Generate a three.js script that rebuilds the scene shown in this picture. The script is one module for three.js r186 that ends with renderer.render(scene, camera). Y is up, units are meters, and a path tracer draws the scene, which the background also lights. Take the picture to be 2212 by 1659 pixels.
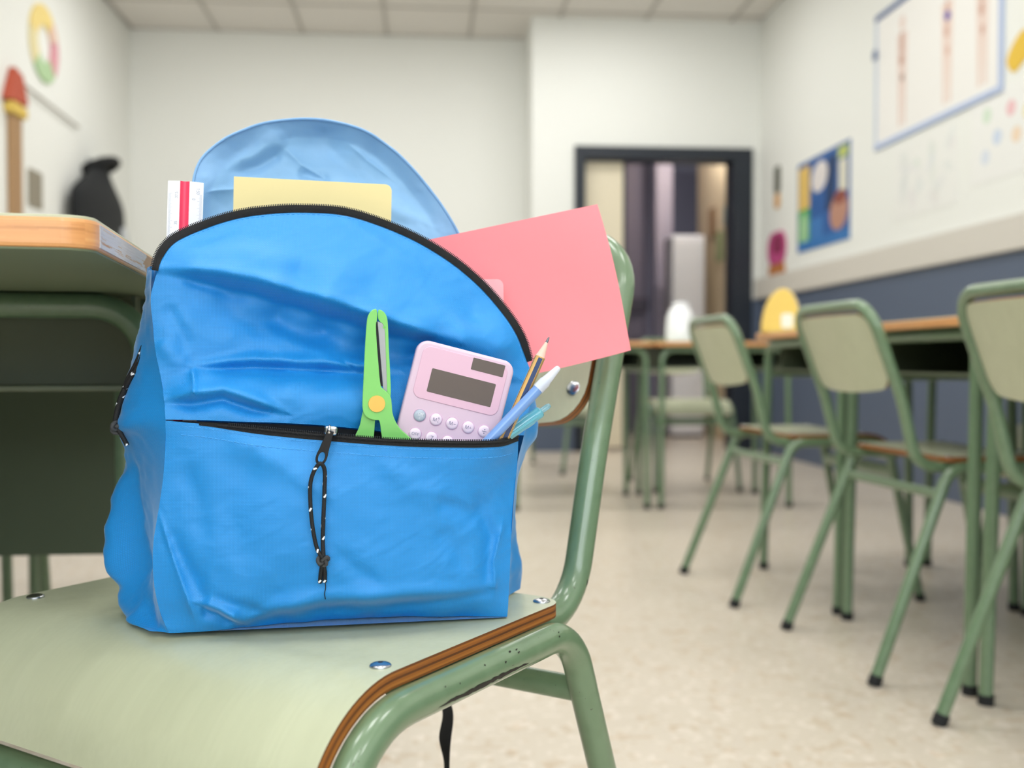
import * as THREE from 'three';
import { mergeGeometries } from 'three/addons/utils/BufferGeometryUtils.js';
import { RoundedBoxGeometry } from 'three/addons/geometries/RoundedBoxGeometry.js';
import { FontLoader } from 'three/addons/loaders/FontLoader.js';
import { TextGeometry } from 'three/addons/geometries/TextGeometry.js';
import { RectAreaLightUniformsLib } from 'three/addons/lights/RectAreaLightUniformsLib.js';

// ------------------------------------------------------------------ camera, daylight, exposure
RectAreaLightUniformsLib.init();
const scene = new THREE.Scene();
const renderer = new THREE.WebGLRenderer();
renderer.toneMapping = THREE.LinearToneMapping;
renderer.toneMappingExposure = 1.11;
renderer.shadowMap.enabled = true;
const camera = new THREE.PerspectiveCamera(41.32, 2212 / 1659, 0.05, 60);
camera.position.set(0, 0.62, 0);
camera.rotation.order = 'YXZ';
camera.rotation.set(-0.02159, -0.0839, 0);
camera.focus = 0.70;
camera.userData.fStop = 4.8;
scene.add(camera);
scene.background = new THREE.Color(0.86, 0.93, 1.0);         // overcast sky, seen only through the windows
scene.backgroundIntensity = 3;
const WINDOW_LIGHT = 4, LAMP_LIGHT = 10.5;

// the room, metres: x to the right, -z away from the camera
const XL = -2.1, XR = 2.33, ZB = -7.5, ZD = -7.0, ZW = 3.0, XJ = 0.727, HC = 3.0;
const WINDOWS = [[-1.55, -0.35], [-0.15, 1.05], [1.25, 2.2]], WY0 = 1.05, WY1 = 2.75;
for (const [x0, x1] of WINDOWS) {
  const l = new THREE.RectAreaLight(new THREE.Color(0.9, 0.96, 1.0), WINDOW_LIGHT, x1 - x0 - 0.06, WY1 - WY0 - 0.06);
  l.position.set((x0 + x1) / 2, (WY0 + WY1) / 2, ZW + 0.14); l.rotation.set(0, 0, 0); l.name = 'window_daylight';
  scene.add(l);                                              // shines along -z, into the room
}

// ------------------------------------------------------------------ helpers
let seed = 7;
const rnd = () => { seed = (seed + 0x6d2b79f5) | 0; let t = Math.imul(seed ^ (seed >>> 15), 1 | seed); t = (t + Math.imul(t ^ (t >>> 7), 61 | t)) ^ t; return ((t ^ (t >>> 14)) >>> 0) / 4294967296; };
const V = (x, y, z) => new THREE.Vector3(x, y, z);
const DEG = Math.PI / 180;
const hash2 = (x, y) => { const s = Math.sin(x * 127.1 + y * 311.7) * 43758.5453; return s - Math.floor(s); };
function vnoise(x, y) { const i = Math.floor(x), j = Math.floor(y), a = x - i, b = y - j, p = a * a * (3 - 2 * a), q = b * b * (3 - 2 * b); return (hash2(i, j) * (1 - p) + hash2(i + 1, j) * p) * (1 - q) + (hash2(i, j + 1) * (1 - p) + hash2(i + 1, j + 1) * p) * q; }
const fbm = (x, y) => vnoise(x, y) * 0.5 + vnoise(x * 2.03 + 5, y * 2.03 + 9) * 0.3 + vnoise(x * 4.1 + 11, y * 4.1 + 3) * 0.2;
const sm = (a, b, x) => { const t = Math.min(1, Math.max(0, (x - a) / (b - a))); return t * t * (3 - 2 * t); };

const taken = new Map();
function numbered(name) { const n = taken.get(name) || 0; taken.set(name, n + 1); return n ? name + '_' + String(n).padStart(3, '0') : name; }
function sh(o) { o.castShadow = o.receiveShadow = true; return o; }
function thing(name, label, category, pos = [0, 0, 0], turn = 0, group) {
  const o = new THREE.Group(); o.name = numbered(name); o.position.set(...pos); o.rotation.y = turn;
  o.userData = { label, category }; if (group) o.userData.group = group; scene.add(o); return o;
}
function part(name, geo, mat, parent, label) {
  const m = sh(new THREE.Mesh(Array.isArray(geo) ? merge(geo) : geo, mat)); m.name = name; parent.add(m);
  if (label) m.userData.label = label; return m;
}
function struct(name, geo, mat, parent) {
  const m = sh(new THREE.Mesh(Array.isArray(geo) ? merge(geo) : geo, mat)); m.name = parent ? name : numbered(name); (parent || scene).add(m);
  if (!parent) m.userData.kind = 'structure'; return m;
}
function merge(list) {
  const gs = list.map((g) => { const n = g.index ? g.toNonIndexed() : g; for (const k of Object.keys(n.attributes)) if (!['position', 'normal', 'uv'].includes(k)) n.deleteAttribute(k); return n; });
  return mergeGeometries(gs, false);
}
function boxUV(g) {                                          // uv in metres, by the way each face points
  const n = g.index ? g.toNonIndexed() : g, p = n.attributes.position, q = n.attributes.normal, uv = new Float32Array(p.count * 2);
  for (let i = 0; i < p.count; i++) {
    const ax = Math.abs(q.getX(i)), ay = Math.abs(q.getY(i)), az = Math.abs(q.getZ(i));
    const [a, b] = ay >= ax && ay >= az ? [p.getX(i), p.getZ(i)] : ax >= az ? [p.getZ(i), p.getY(i)] : [p.getX(i), p.getY(i)];
    uv[2 * i] = a; uv[2 * i + 1] = b;
  }
  n.setAttribute('uv', new THREE.BufferAttribute(uv, 2)); return n;
}
function box(x0, x1, y0, y1, z0, z1, r = 0) {
  const w = x1 - x0, h = y1 - y0, d = z1 - z0;
  const g = r ? new RoundedBoxGeometry(w, h, d, 2, r) : new THREE.BoxGeometry(w, h, d);
  g.translate((x0 + x1) / 2, (y0 + y1) / 2, (z0 + z1) / 2); return boxUV(g);
}
// a tube along points, with parallel transport frames; radius may be a function of 0..1; squash = [a, b] makes it oval
function sweep(pts, radius, radial = 14, { caps = true, flat = 1, up = null } = {}) {
  const n = pts.length, P = [], N = [], U = [], I = [];
  let len = 0, nrm = null, tPrev = null;
  for (let i = 0; i < n; i++) {
    const t = V(0, 0, 0).subVectors(pts[Math.min(n - 1, i + 1)], pts[Math.max(0, i - 1)]).normalize();
    if (!nrm) { nrm = up ? up.clone() : Math.abs(t.y) < 0.9 ? V(0, 1, 0) : V(1, 0, 0); nrm.addScaledVector(t, -nrm.dot(t)).normalize(); }
    else { nrm.addScaledVector(t, -nrm.dot(t)).normalize(); }
    const b = V(0, 0, 0).crossVectors(t, nrm);
    if (i) len += pts[i].distanceTo(pts[i - 1]);
    const r = typeof radius === 'function' ? radius(i / (n - 1)) : radius;
    for (let k = 0; k <= radial; k++) {
      const a = (k / radial) * 2 * Math.PI, c = Math.cos(a), s = Math.sin(a) * flat;
      P.push(pts[i].x + r * (nrm.x * c + b.x * s), pts[i].y + r * (nrm.y * c + b.y * s), pts[i].z + r * (nrm.z * c + b.z * s));
      const nn = V(nrm.x * c + (b.x * s) / (flat * flat), nrm.y * c + (b.y * s) / (flat * flat), nrm.z * c + (b.z * s) / (flat * flat)).normalize(); N.push(nn.x, nn.y, nn.z);
      U.push((k / radial) * 2 * Math.PI * (typeof radius === 'function' ? 0.01 : radius), len);
    }
    tPrev = t;
  }
  const row = radial + 1;
  for (let i = 0; i < n - 1; i++) for (let k = 0; k < radial; k++) { const a = i * row + k, b = a + row; I.push(a, a + 1, b, a + 1, b + 1, b); }
  if (caps) for (const [i, s] of [[0, -1], [n - 1, 1]]) {
    const t = V(0, 0, 0).subVectors(pts[Math.min(n - 1, i + 1)], pts[Math.max(0, i - 1)]).normalize().multiplyScalar(s), c0 = P.length / 3;
    P.push(pts[i].x, pts[i].y, pts[i].z); N.push(t.x, t.y, t.z); U.push(0, 0);
    for (let k = 0; k <= radial; k++) { const j = (i * row + k) * 3; P.push(P[j], P[j + 1], P[j + 2]); N.push(t.x, t.y, t.z); U.push(0, 0); }
    for (let k = 0; k < radial; k++) s > 0 ? I.push(c0, c0 + 1 + k, c0 + 2 + k) : I.push(c0, c0 + 2 + k, c0 + 1 + k);
  }
  const g = new THREE.BufferGeometry();
  g.setAttribute('position', new THREE.Float32BufferAttribute(P, 3)); g.setAttribute('normal', new THREE.Float32BufferAttribute(N, 3)); g.setAttribute('uv', new THREE.Float32BufferAttribute(U, 2)); g.setIndex(I);
  return g;
}
// a bent metal rod: corners [x, y, z, bend radius] rounded by arcs, straight runs subdivided
function bent(c, step = 0.02) {
  const out = [], q = c.map((p) => V(p[0], p[1], p[2]));
  out.push(q[0].clone());
  const run = (to) => { const from = out[out.length - 1].clone(), d = from.distanceTo(to), n = Math.max(1, Math.round(d / step)); for (let i = 1; i <= n; i++) out.push(from.clone().lerp(to, i / n)); };
  for (let i = 1; i < q.length - 1; i++) {
    const r = c[i][3] || 0, a = V(0, 0, 0).subVectors(q[i - 1], q[i]).normalize(), b = V(0, 0, 0).subVectors(q[i + 1], q[i]).normalize();
    const half = Math.acos(Math.min(1, Math.max(-1, a.dot(b)))) / 2, tl = r / Math.tan(half);
    if (r < 1e-5 || half > 1.56) { run(q[i]); continue; }
    const p0 = q[i].clone().addScaledVector(a, tl), p1 = q[i].clone().addScaledVector(b, tl);
    const ctr = q[i].clone().addScaledVector(a.clone().add(b).normalize(), r / Math.sin(half));
    run(p0);
    const e0 = p0.clone().sub(ctr), e1 = p1.clone().sub(ctr), ang = e0.angleTo(e1), m = Math.max(4, Math.round(ang / 0.14));
    for (let k = 1; k <= m; k++) { const t = k / m; out.push(ctr.clone().addScaledVector(e0, Math.sin((1 - t) * ang) / Math.sin(ang)).addScaledVector(e1, Math.sin(t * ang) / Math.sin(ang))); }
  }
  run(q[q.length - 1]); return out;
}
function grid(fn, nu, nv, uvfn) {                            // surface from fn(s, t) in 0..1
  const P = [], U = [], I = [];
  for (let j = 0; j <= nv; j++) for (let i = 0; i <= nu; i++) { const p = fn(i / nu, j / nv); P.push(p.x, p.y, p.z); const w = uvfn ? uvfn(p, i / nu, j / nv) : [p.x, p.y]; U.push(w[0], w[1]); }
  for (let j = 0; j < nv; j++) for (let i = 0; i < nu; i++) { const a = j * (nu + 1) + i, b = a + nu + 1; I.push(a, a + 1, b, a + 1, b + 1, b); }
  const g = new THREE.BufferGeometry();
  g.setAttribute('position', new THREE.Float32BufferAttribute(P, 3)); g.setAttribute('uv', new THREE.Float32BufferAttribute(U, 2)); g.setIndex(I); g.computeVertexNormals(); return g;
}
// a sheet of thickness th around fn(s, t) -> point; gives both faces and, apart, the rim
function plate(fn, ns, nt, th) {
  const at = (s, t) => fn(Math.min(1, Math.max(0, s)), Math.min(1, Math.max(0, t)));
  const nrm = (s, t) => { const e = 0.004, a = at(s + e, t).sub(at(s - e, t)), b = at(s, t + e).sub(at(s, t - e)); return a.cross(b).normalize(); };
  const side = (d) => (s, t) => at(s, t).addScaledVector(nrm(Math.min(0.99, Math.max(0.01, s)), Math.min(0.99, Math.max(0.01, t))), d);
  const top = grid(side(th / 2), ns, nt, (p) => [p.x, p.z + p.y]), low = grid((s, t) => side(-th / 2)(1 - s, t), ns, nt, (p) => [p.x, p.z + p.y]);
  const rim = [];
  const loop = (f) => { let l = 0, prev = null; rim.push(grid((s, t) => side(th * (t - 0.5))(...f(s)), f === e0 || f === e2 ? ns : nt, 1, (p, s, t) => { if (prev && t === 0) l += p.distanceTo(prev); prev = p; return [s * 0.4, t]; })); };
  const e0 = (s) => [s, 0], e1 = (s) => [1, s], e2 = (s) => [1 - s, 1], e3 = (s) => [0, 1 - s];
  for (const f of [e0, e1, e2, e3]) loop(f);
  return [merge([top, low]), merge(rim)];
}
function rr(w, h, r, x0 = -w / 2, y0 = -h / 2) {
  const s = new THREE.Shape(); s.moveTo(x0 + r, y0); s.lineTo(x0 + w - r, y0); s.absarc(x0 + w - r, y0 + r, r, -Math.PI / 2, 0); s.lineTo(x0 + w, y0 + h - r); s.absarc(x0 + w - r, y0 + h - r, r, 0, Math.PI / 2);
  s.lineTo(x0 + r, y0 + h); s.absarc(x0 + r, y0 + h - r, r, Math.PI / 2, Math.PI); s.lineTo(x0, y0 + r); s.absarc(x0 + r, y0 + r, r, Math.PI, 1.5 * Math.PI); return s;
}
const extr = (shape, depth, bevel = 0, seg = 2, curve = 8) => new THREE.ExtrudeGeometry(shape, { depth: depth - 2 * bevel, bevelEnabled: bevel > 0, bevelSize: bevel, bevelThickness: bevel, bevelOffset: -bevel, bevelSegments: seg, curveSegments: curve }).translate(0, 0, bevel);
const poly = (pts, k = 1, ox = 0, oy = 0) => { const s = new THREE.Shape(); pts.forEach(([x, y], i) => (i ? s.lineTo((x - ox) * k, (oy - y) * k) : s.moveTo((x - ox) * k, (oy - y) * k))); s.closePath(); return s; };
const chaikin = (p, n = 2) => { for (; n > 0; n--) p = p.flatMap((a, i) => { const b = p[(i + 1) % p.length]; return [[a[0] * 0.75 + b[0] * 0.25, a[1] * 0.75 + b[1] * 0.25], [a[0] * 0.25 + b[0] * 0.75, a[1] * 0.25 + b[1] * 0.75]]; }); return p; };
const splineShape = (pts, k, ox, oy) => { const c = new THREE.CatmullRomCurve3(pts.map(([x, y]) => V((x - ox) * k, (oy - y) * k, 0)), true, 'centripetal'); return new THREE.Shape(c.getPoints(pts.length * 5).map((p) => new THREE.Vector2(p.x, p.y))); };

// ------------------------------------------------------------------ textures
function dataTex(n, fn, srgb, rep = 1) {
  const d = new Uint8Array(n * n * 4);
  for (let y = 0; y < n; y++) for (let x = 0; x < n; x++) { const c = fn(x / n, y / n), i = (y * n + x) * 4; d[i] = c[0]; d[i + 1] = c[1]; d[i + 2] = c[2]; d[i + 3] = 255; }
  const t = new THREE.DataTexture(d, n, n); t.wrapS = t.wrapT = THREE.RepeatWrapping; t.magFilter = THREE.LinearFilter; t.minFilter = THREE.LinearMipmapLinearFilter; t.generateMipmaps = true;
  if (srgb) t.colorSpace = THREE.SRGBColorSpace; t.repeat.set(rep, rep); t.needsUpdate = true; return t;
}
function canvasTex(w, h, draw) {
  const c = document.createElement('canvas'); c.width = w; c.height = h; draw(c.getContext('2d'), w, h);
  const t = new THREE.CanvasTexture(c); t.colorSpace = THREE.SRGBColorSpace; t.wrapS = t.wrapT = THREE.RepeatWrapping; return t;
}
// tileable noise
const tn = (x, y, f) => { const g = (i, j) => hash2(((i % f) + f) % f, ((j % f) + f) % f), X = x * f, Y = y * f, i = Math.floor(X), j = Math.floor(Y), a = X - i, b = Y - j, p = a * a * (3 - 2 * a), q = b * b * (3 - 2 * b); return (g(i, j) * (1 - p) + g(i + 1, j) * p) * (1 - q) + (g(i, j + 1) * (1 - p) + g(i + 1, j + 1) * p) * q; };
const weave = (x, y) => { const X = x * 8, Y = y * 8, i = Math.floor(X), j = Math.floor(Y), a = Math.sin((X - i) * Math.PI), b = Math.sin((Y - j) * Math.PI), over = (i + j) % 2; return over ? 0.35 + 0.65 * Math.pow(a, 0.6) * (0.55 + 0.45 * b) : 0.2 + 0.6 * Math.pow(b, 0.6) * (0.55 + 0.45 * a); };
const weaveBump = dataTex(128, (x, y) => { const v = 255 * weave(x, y); return [v, v, v]; }, false, 1 / 0.0068);
const weaveCol = dataTex(128, (x, y) => { const v = 214 + 41 * weave(x, y); return [v, v, v]; }, true, 1 / 0.0068);
const terrazzo = dataTex(1024, (x, y) => {
  const big = tn(x, y, 6) * 0.5 + tn(x, y, 17) * 0.5, chip = tn(x, y, 150), chip2 = tn(x + 0.37, y + 0.11, 95), chip3 = tn(x + 0.7, y + 0.53, 70);
  let r = 208, g = 197, b = 181; const k = (big - 0.5) * 6; r += k; g += k; b += k * 1.1;
  if (chip > 0.74) { r += 12; g += 12; b += 14; } if (chip2 > 0.82) { r -= 9; g -= 13; b -= 17; } if (chip3 > 0.86) { r -= 9; g -= 14; b -= 19; }
  return [r, g, b];
}, true, 1 / 1.6);
const plaster = dataTex(256, (x, y) => { const v = 120 + 110 * (tn(x, y, 64) * 0.6 + tn(x, y, 128) * 0.4); return [v, v, v]; }, false, 1 / 0.4);
const plyTex = canvasTex(512, 64, (c, w, h) => {
  const bands = ['#7a4a20', '#b9762f', '#a5662a', '#6b3f1c', '#b2702f', '#c28038', '#8a5524'];
  bands.forEach((b, i) => { c.fillStyle = b; c.fillRect(0, (i * h) / bands.length, w, h / bands.length + 1); });
  for (let i = 0; i < 1500; i++) { c.fillStyle = `rgba(${rnd() < 0.5 ? '50,25,8' : '225,160,90'},${0.05 + 0.12 * rnd()})`; c.fillRect(rnd() * w, rnd() * h, 4 + rnd() * 30, 1); }
});
const beechTex = canvasTex(512, 512, (c, w, h) => {
  c.fillStyle = '#d99a5e'; c.fillRect(0, 0, w, h);
  for (let i = 0; i < 2600; i++) { c.fillStyle = `rgba(${rnd() < 0.55 ? '150,88,40' : '240,190,135'},${0.04 + 0.1 * rnd()})`; c.fillRect(rnd() * w, rnd() * h, 20 + rnd() * 90, 1 + rnd()); }
});
beechTex.repeat.set(3, 3);
const laminateTex = dataTex(512, (x, y) => { const k = (tn(x, y, 5) - 0.5) * 7 + (tn(x, y, 40) - 0.5) * 5 + (tn(x, y * 0.999, 220) - 0.5) * 4; return [188 + k, 192 + k, 162 + k]; }, true, 1 / 0.5);
const laminateRough = dataTex(256, (x, y) => { const v = 70 + 60 * tn(x, y, 9) + 30 * tn(x, y, 60); return [v, v, v]; }, false, 1 / 0.5);
const paintTex = dataTex(512, (x, y) => { const chip = tn(x, y, 120), a = tn(x + 0.3, y, 12); const k = (tn(x, y, 30) - 0.5) * 8; return chip > 0.965 && a > 0.62 ? [62, 58, 50] : [104 + k, 129 + k, 98 + k]; }, true, 1 / 0.22);
const cordTex = canvasTex(64, 256, (c, w, h) => {
  c.fillStyle = '#0d0e10'; c.fillRect(0, 0, w, h);
  for (let y = 0; y < h; y += 8) for (let x = 0; x < w; x += 8) { c.fillStyle = (x + y) % 16 ? '#17181b' : '#08090a'; c.fillRect(x, y, 7, 7); }
  c.fillStyle = '#e8ebf0'; for (const [x, y] of [[6, 20], [36, 74], [20, 140], [50, 205]]) { c.save(); c.translate(x, y); c.rotate(0.6); c.fillRect(-6, -10, 11, 24); c.restore(); }
});
cordTex.repeat.set(1 / 0.0088, 1 / 0.028);

// ------------------------------------------------------------------ materials
const std = (color, roughness = 0.6, more = {}) => new THREE.MeshStandardMaterial({ color, roughness, ...more });
const phy = (color, roughness = 0.6, more = {}) => new THREE.MeshPhysicalMaterial({ color, roughness, ...more });
const M = {
  wall: std('#e9eae5', 0.85, { bumpMap: plaster, bumpScale: 0.0004 }),
  ceil: std('#e2ded8', 0.95, { bumpMap: plaster, bumpScale: 0.0006 }), bar: std('#b9b5ae', 0.6),
  wains: std('#566277', 0.5), rail: std('#d2cdc4', 0.7, { bumpMap: plaster, bumpScale: 0.003 }), navy: std('#141d29', 0.45),
  floor: phy('#ffffff', 0.34, { map: terrazzo, clearcoat: 0.15, clearcoatRoughness: 0.25 }),
  paint: phy('#ffffff', 0.3, { map: paintTex, clearcoat: 0.6, clearcoatRoughness: 0.12 }), bareSteel: std('#2a2724', 0.6, { metalness: 0.4 }),
  laminate: phy('#ffffff', 1.0, { map: laminateTex, roughnessMap: laminateRough, clearcoat: 0.25, clearcoatRoughness: 0.18 }),
  ply: std('#dfd5c8', 0.5, { map: plyTex }), beech: phy('#ffffff', 0.4, { map: beechTex, clearcoat: 0.3, clearcoatRoughness: 0.2 }),
  rubber: std('#17191b', 0.8), screw: std('#b9bcc2', 0.25, { metalness: 1 }), hole: std('#14130f', 0.9),
  fabric: phy('#1294e6', 0.5, { clearcoat: 0.3, clearcoatRoughness: 0.5, map: weaveCol, bumpMap: weaveBump, bumpScale: 0.00022, sheen: 1, sheenRoughness: 0.5, sheenColor: new THREE.Color(0.75, 0.87, 1) }),
  lining: phy('#93c8f8', 0.55, { transmission: 0.3, thickness: 0, map: weaveCol, bumpMap: weaveBump, bumpScale: 0.00012, sheen: 0.5, sheenRoughness: 0.5, sheenColor: new THREE.Color(0.8, 0.88, 1) }),
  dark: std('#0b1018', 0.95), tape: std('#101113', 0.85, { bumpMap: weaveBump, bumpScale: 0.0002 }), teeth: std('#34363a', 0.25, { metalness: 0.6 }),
  thread: std('#4fa8ec', 0.8), gun: std('#3a3b3e', 0.28, { metalness: 1 }), chrome: std('#d5d6d9', 0.18, { metalness: 1 }), cord: std('#ffffff', 0.7, { map: cordTex }), strap: std('#0f1012', 0.85, { bumpMap: weaveBump, bumpScale: 0.0003 }),
};
for (const k of ['fabric', 'lining', 'tape', 'strap', 'dark']) M[k].side = THREE.DoubleSide;

// ------------------------------------------------------------------ the room
{
  struct('floor', box(XL - 0.2, XR + 0.2, -0.12, 0, -11.2, ZW + 0.2), M.floor);
  const wl = struct('wall_left', box(XL - 0.15, XL, 0, HC, ZB - 0.15, ZW + 0.15), M.wall);
  struct('wainscot', box(XL, XL + 0.006, 0, 1.06, ZB, ZW), M.wains, wl);
  struct('wall_back', box(XL, XJ + 0.15, 0, HC, ZB - 0.15, ZB), M.wall);
  struct('wall_return', box(XJ, XJ + 0.15, 0, HC, ZB, ZD), M.wall).userData.kind = 'structure';
  const wr = struct('wall_right', box(XR, XR + 0.15, 0, HC, ZD - 0.15, ZW + 0.15), M.wall);
  struct('wainscot', box(XR - 0.006, XR, 0, 1.06, ZD, ZW), M.wains, wr);
  struct('trim_1', [box(XR - 0.03, XR, 1.06, 1.2, ZD, ZW, 0.006)], M.rail);
  // wall with the door opening
  const DX0 = 1.02, DX1 = 2.274, DH = 2.11;
  struct('wall_door', [box(XJ + 0.15, DX0, 0, HC, ZD - 0.15, ZD), box(DX1, XR, 0, HC, ZD - 0.15, ZD), box(DX0, DX1, DH, HC, ZD - 0.15, ZD)], M.wall);
  const dw = struct('trim_2', [box(XJ, DX0, 0, 1.06, ZD, ZD + 0.006), box(DX1, XR, 0, 1.06, ZD, ZD + 0.006)], M.wains);
  const door = new THREE.Group(); door.name = 'door_1'; door.userData = { kind: 'structure' }; scene.add(door);
  struct('jamb', box(DX0, DX0 + 0.075, 0, DH, ZD - 0.16, ZD + 0.03, 0.004), M.navy, door);
  struct('jamb', box(DX1 - 0.14, DX1, 0, DH, ZD - 0.16, ZD + 0.03, 0.004), M.navy, door);
  struct('lintel', box(DX0 + 0.075, DX1 - 0.14, DH - 0.085, DH, ZD - 0.16, ZD + 0.03, 0.004), M.navy, door);
  const leaf = struct('side_panel', box(DX0 + 0.085, 1.372, 0.02, DH - 0.095, ZD - 0.09, ZD - 0.05, 0.003), std('#e3d8be', 0.5), door);
  struct('edge_strip', box(1.372, 1.392, 0.02, DH - 0.095, ZD - 0.095, ZD - 0.045, 0.002), M.navy, door);
  // wall behind the camera, with the windows
  const pieces = [box(XL, XR, 0, WY0, ZW, ZW + 0.15), box(XL, XR, WY1, HC, ZW, ZW + 0.15)];
  let x = XL; for (const [a, b] of [...WINDOWS, [XR, XR]]) { if (a > x) pieces.push(box(x, a, WY0, WY1, ZW, ZW + 0.15)); x = b; }
  struct('wall_front', pieces, M.wall);
  WINDOWS.forEach(([a, b], i) => {
    const w = new THREE.Group(); w.name = 'window_' + (i + 1); w.userData = { kind: 'structure' }; scene.add(w);
    const m = (a + b) / 2, f = std('#eceeee', 0.4);
    struct('frame', [box(a, a + 0.05, WY0, WY1, ZW + 0.04, ZW + 0.1), box(b - 0.05, b, WY0, WY1, ZW + 0.04, ZW + 0.1), box(a, b, WY0, WY0 + 0.05, ZW + 0.04, ZW + 0.1), box(a, b, WY1 - 0.05, WY1, ZW + 0.04, ZW + 0.1), box(m - 0.03, m + 0.03, WY0, WY1, ZW + 0.04, ZW + 0.1)], f, w);
    for (const [p, q] of [[a + 0.05, m - 0.03], [m + 0.03, b - 0.05]]) struct('pane', box(p, q, WY0 + 0.05, WY1 - 0.05, ZW + 0.068, ZW + 0.072), phy('#ffffff', 0.02, { transmission: 1, thickness: 0 }), w);
  });
  // ceiling: slab, 60 cm tiles on a bar grid
  const ceil = new THREE.Group(); ceil.name = 'ceiling'; ceil.userData = { kind: 'structure' }; scene.add(ceil);
  struct('slab', box(XL - 0.15, XR + 0.15, HC + 0.02, HC + 0.12, ZB - 0.15, ZW + 0.15), M.bar, ceil);
  const lamps = new Set([2, 5, 8, 11, 14].flatMap((j) => [1, 3, 5].map((i) => i + ',' + j)));
  const g0 = XL + 0.02, tw = 0.6;
  const tileGeo = box(-0.293, 0.293, -0.012, 0.012, -0.293, 0.293, 0.004);
  for (let i = 0; i * tw + g0 < XR; i++) for (let j = 0; ZB + j * tw < ZW; j++) {
    const x0 = g0 + i * tw, z0 = ZB + j * tw, x1 = Math.min(XR, x0 + tw), z1 = Math.min(ZW, z0 + tw);
    if (lamps.has(i + ',' + j) || x1 - x0 < 0.05 || z1 - z0 < 0.05) continue;
    const full = x1 - x0 > 0.59 && z1 - z0 > 0.59;
    const t = struct('ceiling_tile', full ? tileGeo : box(-(x1 - x0) / 2 + 0.007, (x1 - x0) / 2 - 0.007, -0.012, 0.012, -(z1 - z0) / 2 + 0.007, (z1 - z0) / 2 - 0.007, 0.004), M.ceil, ceil);
    t.position.set((x0 + x1) / 2, HC + 0.008, (z0 + z1) / 2);
  }
  for (let i = 0; i * tw + g0 < XR; i++) struct('grid_bar', box(g0 + i * tw - 0.012, g0 + i * tw + 0.012, HC - 0.012, HC + 0.004, ZB, ZW), M.bar, ceil);
  for (let j = 0; ZB + j * tw < ZW; j++) struct('grid_bar', box(XL, XR, HC - 0.009, HC + 0.004, ZB + j * tw - 0.012, ZB + j * tw + 0.012), M.bar, ceil);
  for (const key of lamps) {
    const [i, j] = key.split(',').map(Number), cx = g0 + (i + 0.5) * tw, cz = ZB + (j + 0.5) * tw;
    const where = { 1: 'left', 3: 'middle', 5: 'right' }[i] + ' one of the row ' + { 2: 'nearest the far wall', 5: 'over the far desks', 8: 'over the middle of the room', 11: 'over the backpack', 14: 'nearest the windows' }[j];
    const L = thing('ceiling_light', 'square recessed ceiling light panel ' + where, 'ceiling light', [cx, HC, cz], 0, 'recessed ceiling lights');
    part('frame', [box(-0.295, 0.295, -0.014, 0.01, -0.295, -0.27), box(-0.295, 0.295, -0.014, 0.01, 0.27, 0.295), box(-0.295, -0.27, -0.014, 0.01, -0.27, 0.27), box(0.27, 0.295, -0.014, 0.01, -0.27, 0.27)], std('#e9e9e9', 0.5), L);
    part('diffuser', box(-0.27, 0.27, -0.006, 0.004, -0.27, 0.27), std('#ffffff', 0.6, { emissive: new THREE.Color(1, 0.97, 0.9), emissiveIntensity: 1.5 }), L);
    const l = new THREE.RectAreaLight(new THREE.Color(1, 0.997, 0.985), LAMP_LIGHT, 0.53, 0.53); l.position.set(0, -0.016, 0); l.rotation.x = -Math.PI / 2; L.add(l);
  }
  // the corridor beyond the door
  const cw = std('#d9c6a4', 0.7), cd = std('#5d5863', 0.8);
  struct('wall_corridor_far', box(0.88, 4.2, 0, 2.7, -11.2, -11.05), cd);
  struct('wall_corridor_left', box(0.88, 0.98, 0, 2.7, -11.05, ZD - 0.16), cd);
  struct('wall_corridor_right', box(2.36, 2.5, 0, 2.7, -8.75, ZD - 0.16), cw);
  struct('ceiling_corridor', box(0.88, 4.2, 2.7, 2.8, -11.2, ZD - 0.15), std('#6a6670', 0.9));
  struct('wall_corridor_end', box(3.5, 3.6, 0, 2.7, -11.05, -8.75), cd);
  const cp = thing('corridor_column', 'pale lilac-grey square column in the corridor beyond the door', 'column', [2.06, 0, -8.8]);
  part('shaft', box(-0.075, 0.075, 0, 2.7, -0.075, 0.075, 0.008), std('#a49cab', 0.6), cp);
  const sc = thing('wall_screen', 'dark partition beside the pale column beyond the open door', 'partition', [1.78, 0, -9.0]);
  part('panel', box(-0.7, 0.2, 0, 2.5, -0.02, 0.02, 0.004), std('#6e6672', 0.7), sc); part('handrail', box(-0.5, 0.2, 1.06, 1.19, 0.02, 0.07, 0.01), std('#423c47', 0.6), sc);
  const wc = thing('white_cabinet', 'tall narrow white cabinet standing in the corridor beyond the door', 'cabinet', [2.14, 0, -8.35]);
  part('body', box(-0.14, 0.14, 0.02, 1.66, -0.14, 0.14, 0.02), std('#e4e4ea', 0.4), wc); part('door', box(-0.13, 0.13, 0.85, 1.62, 0.14, 0.152, 0.004), std('#ececf0', 0.35), wc); part('door', box(-0.13, 0.13, 0.06, 0.83, 0.14, 0.152, 0.004), std('#ececf0', 0.35), wc); part('plinth', box(-0.12, 0.12, 0, 0.02, -0.12, 0.12), M.rubber, wc);
  const cb = thing('notice_sheet', 'small green and brown notice sheets pinned to the cream corridor wall', 'notice', [2.355, 1.75, -8.2]);
  part('sheet', box(-0.004, 0.004, -0.1, 0.14, -0.16, 0.02), std('#8a6a48', 0.8), cb); part('sheet', box(-0.004, 0.004, -0.32, -0.08, 0.05, 0.25), std('#9aa477', 0.8), cb); part('sheet', box(-0.004, 0.004, -0.05, 0.1, 0.25, 0.42), std('#9aa8a0', 0.8), cb);
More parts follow.
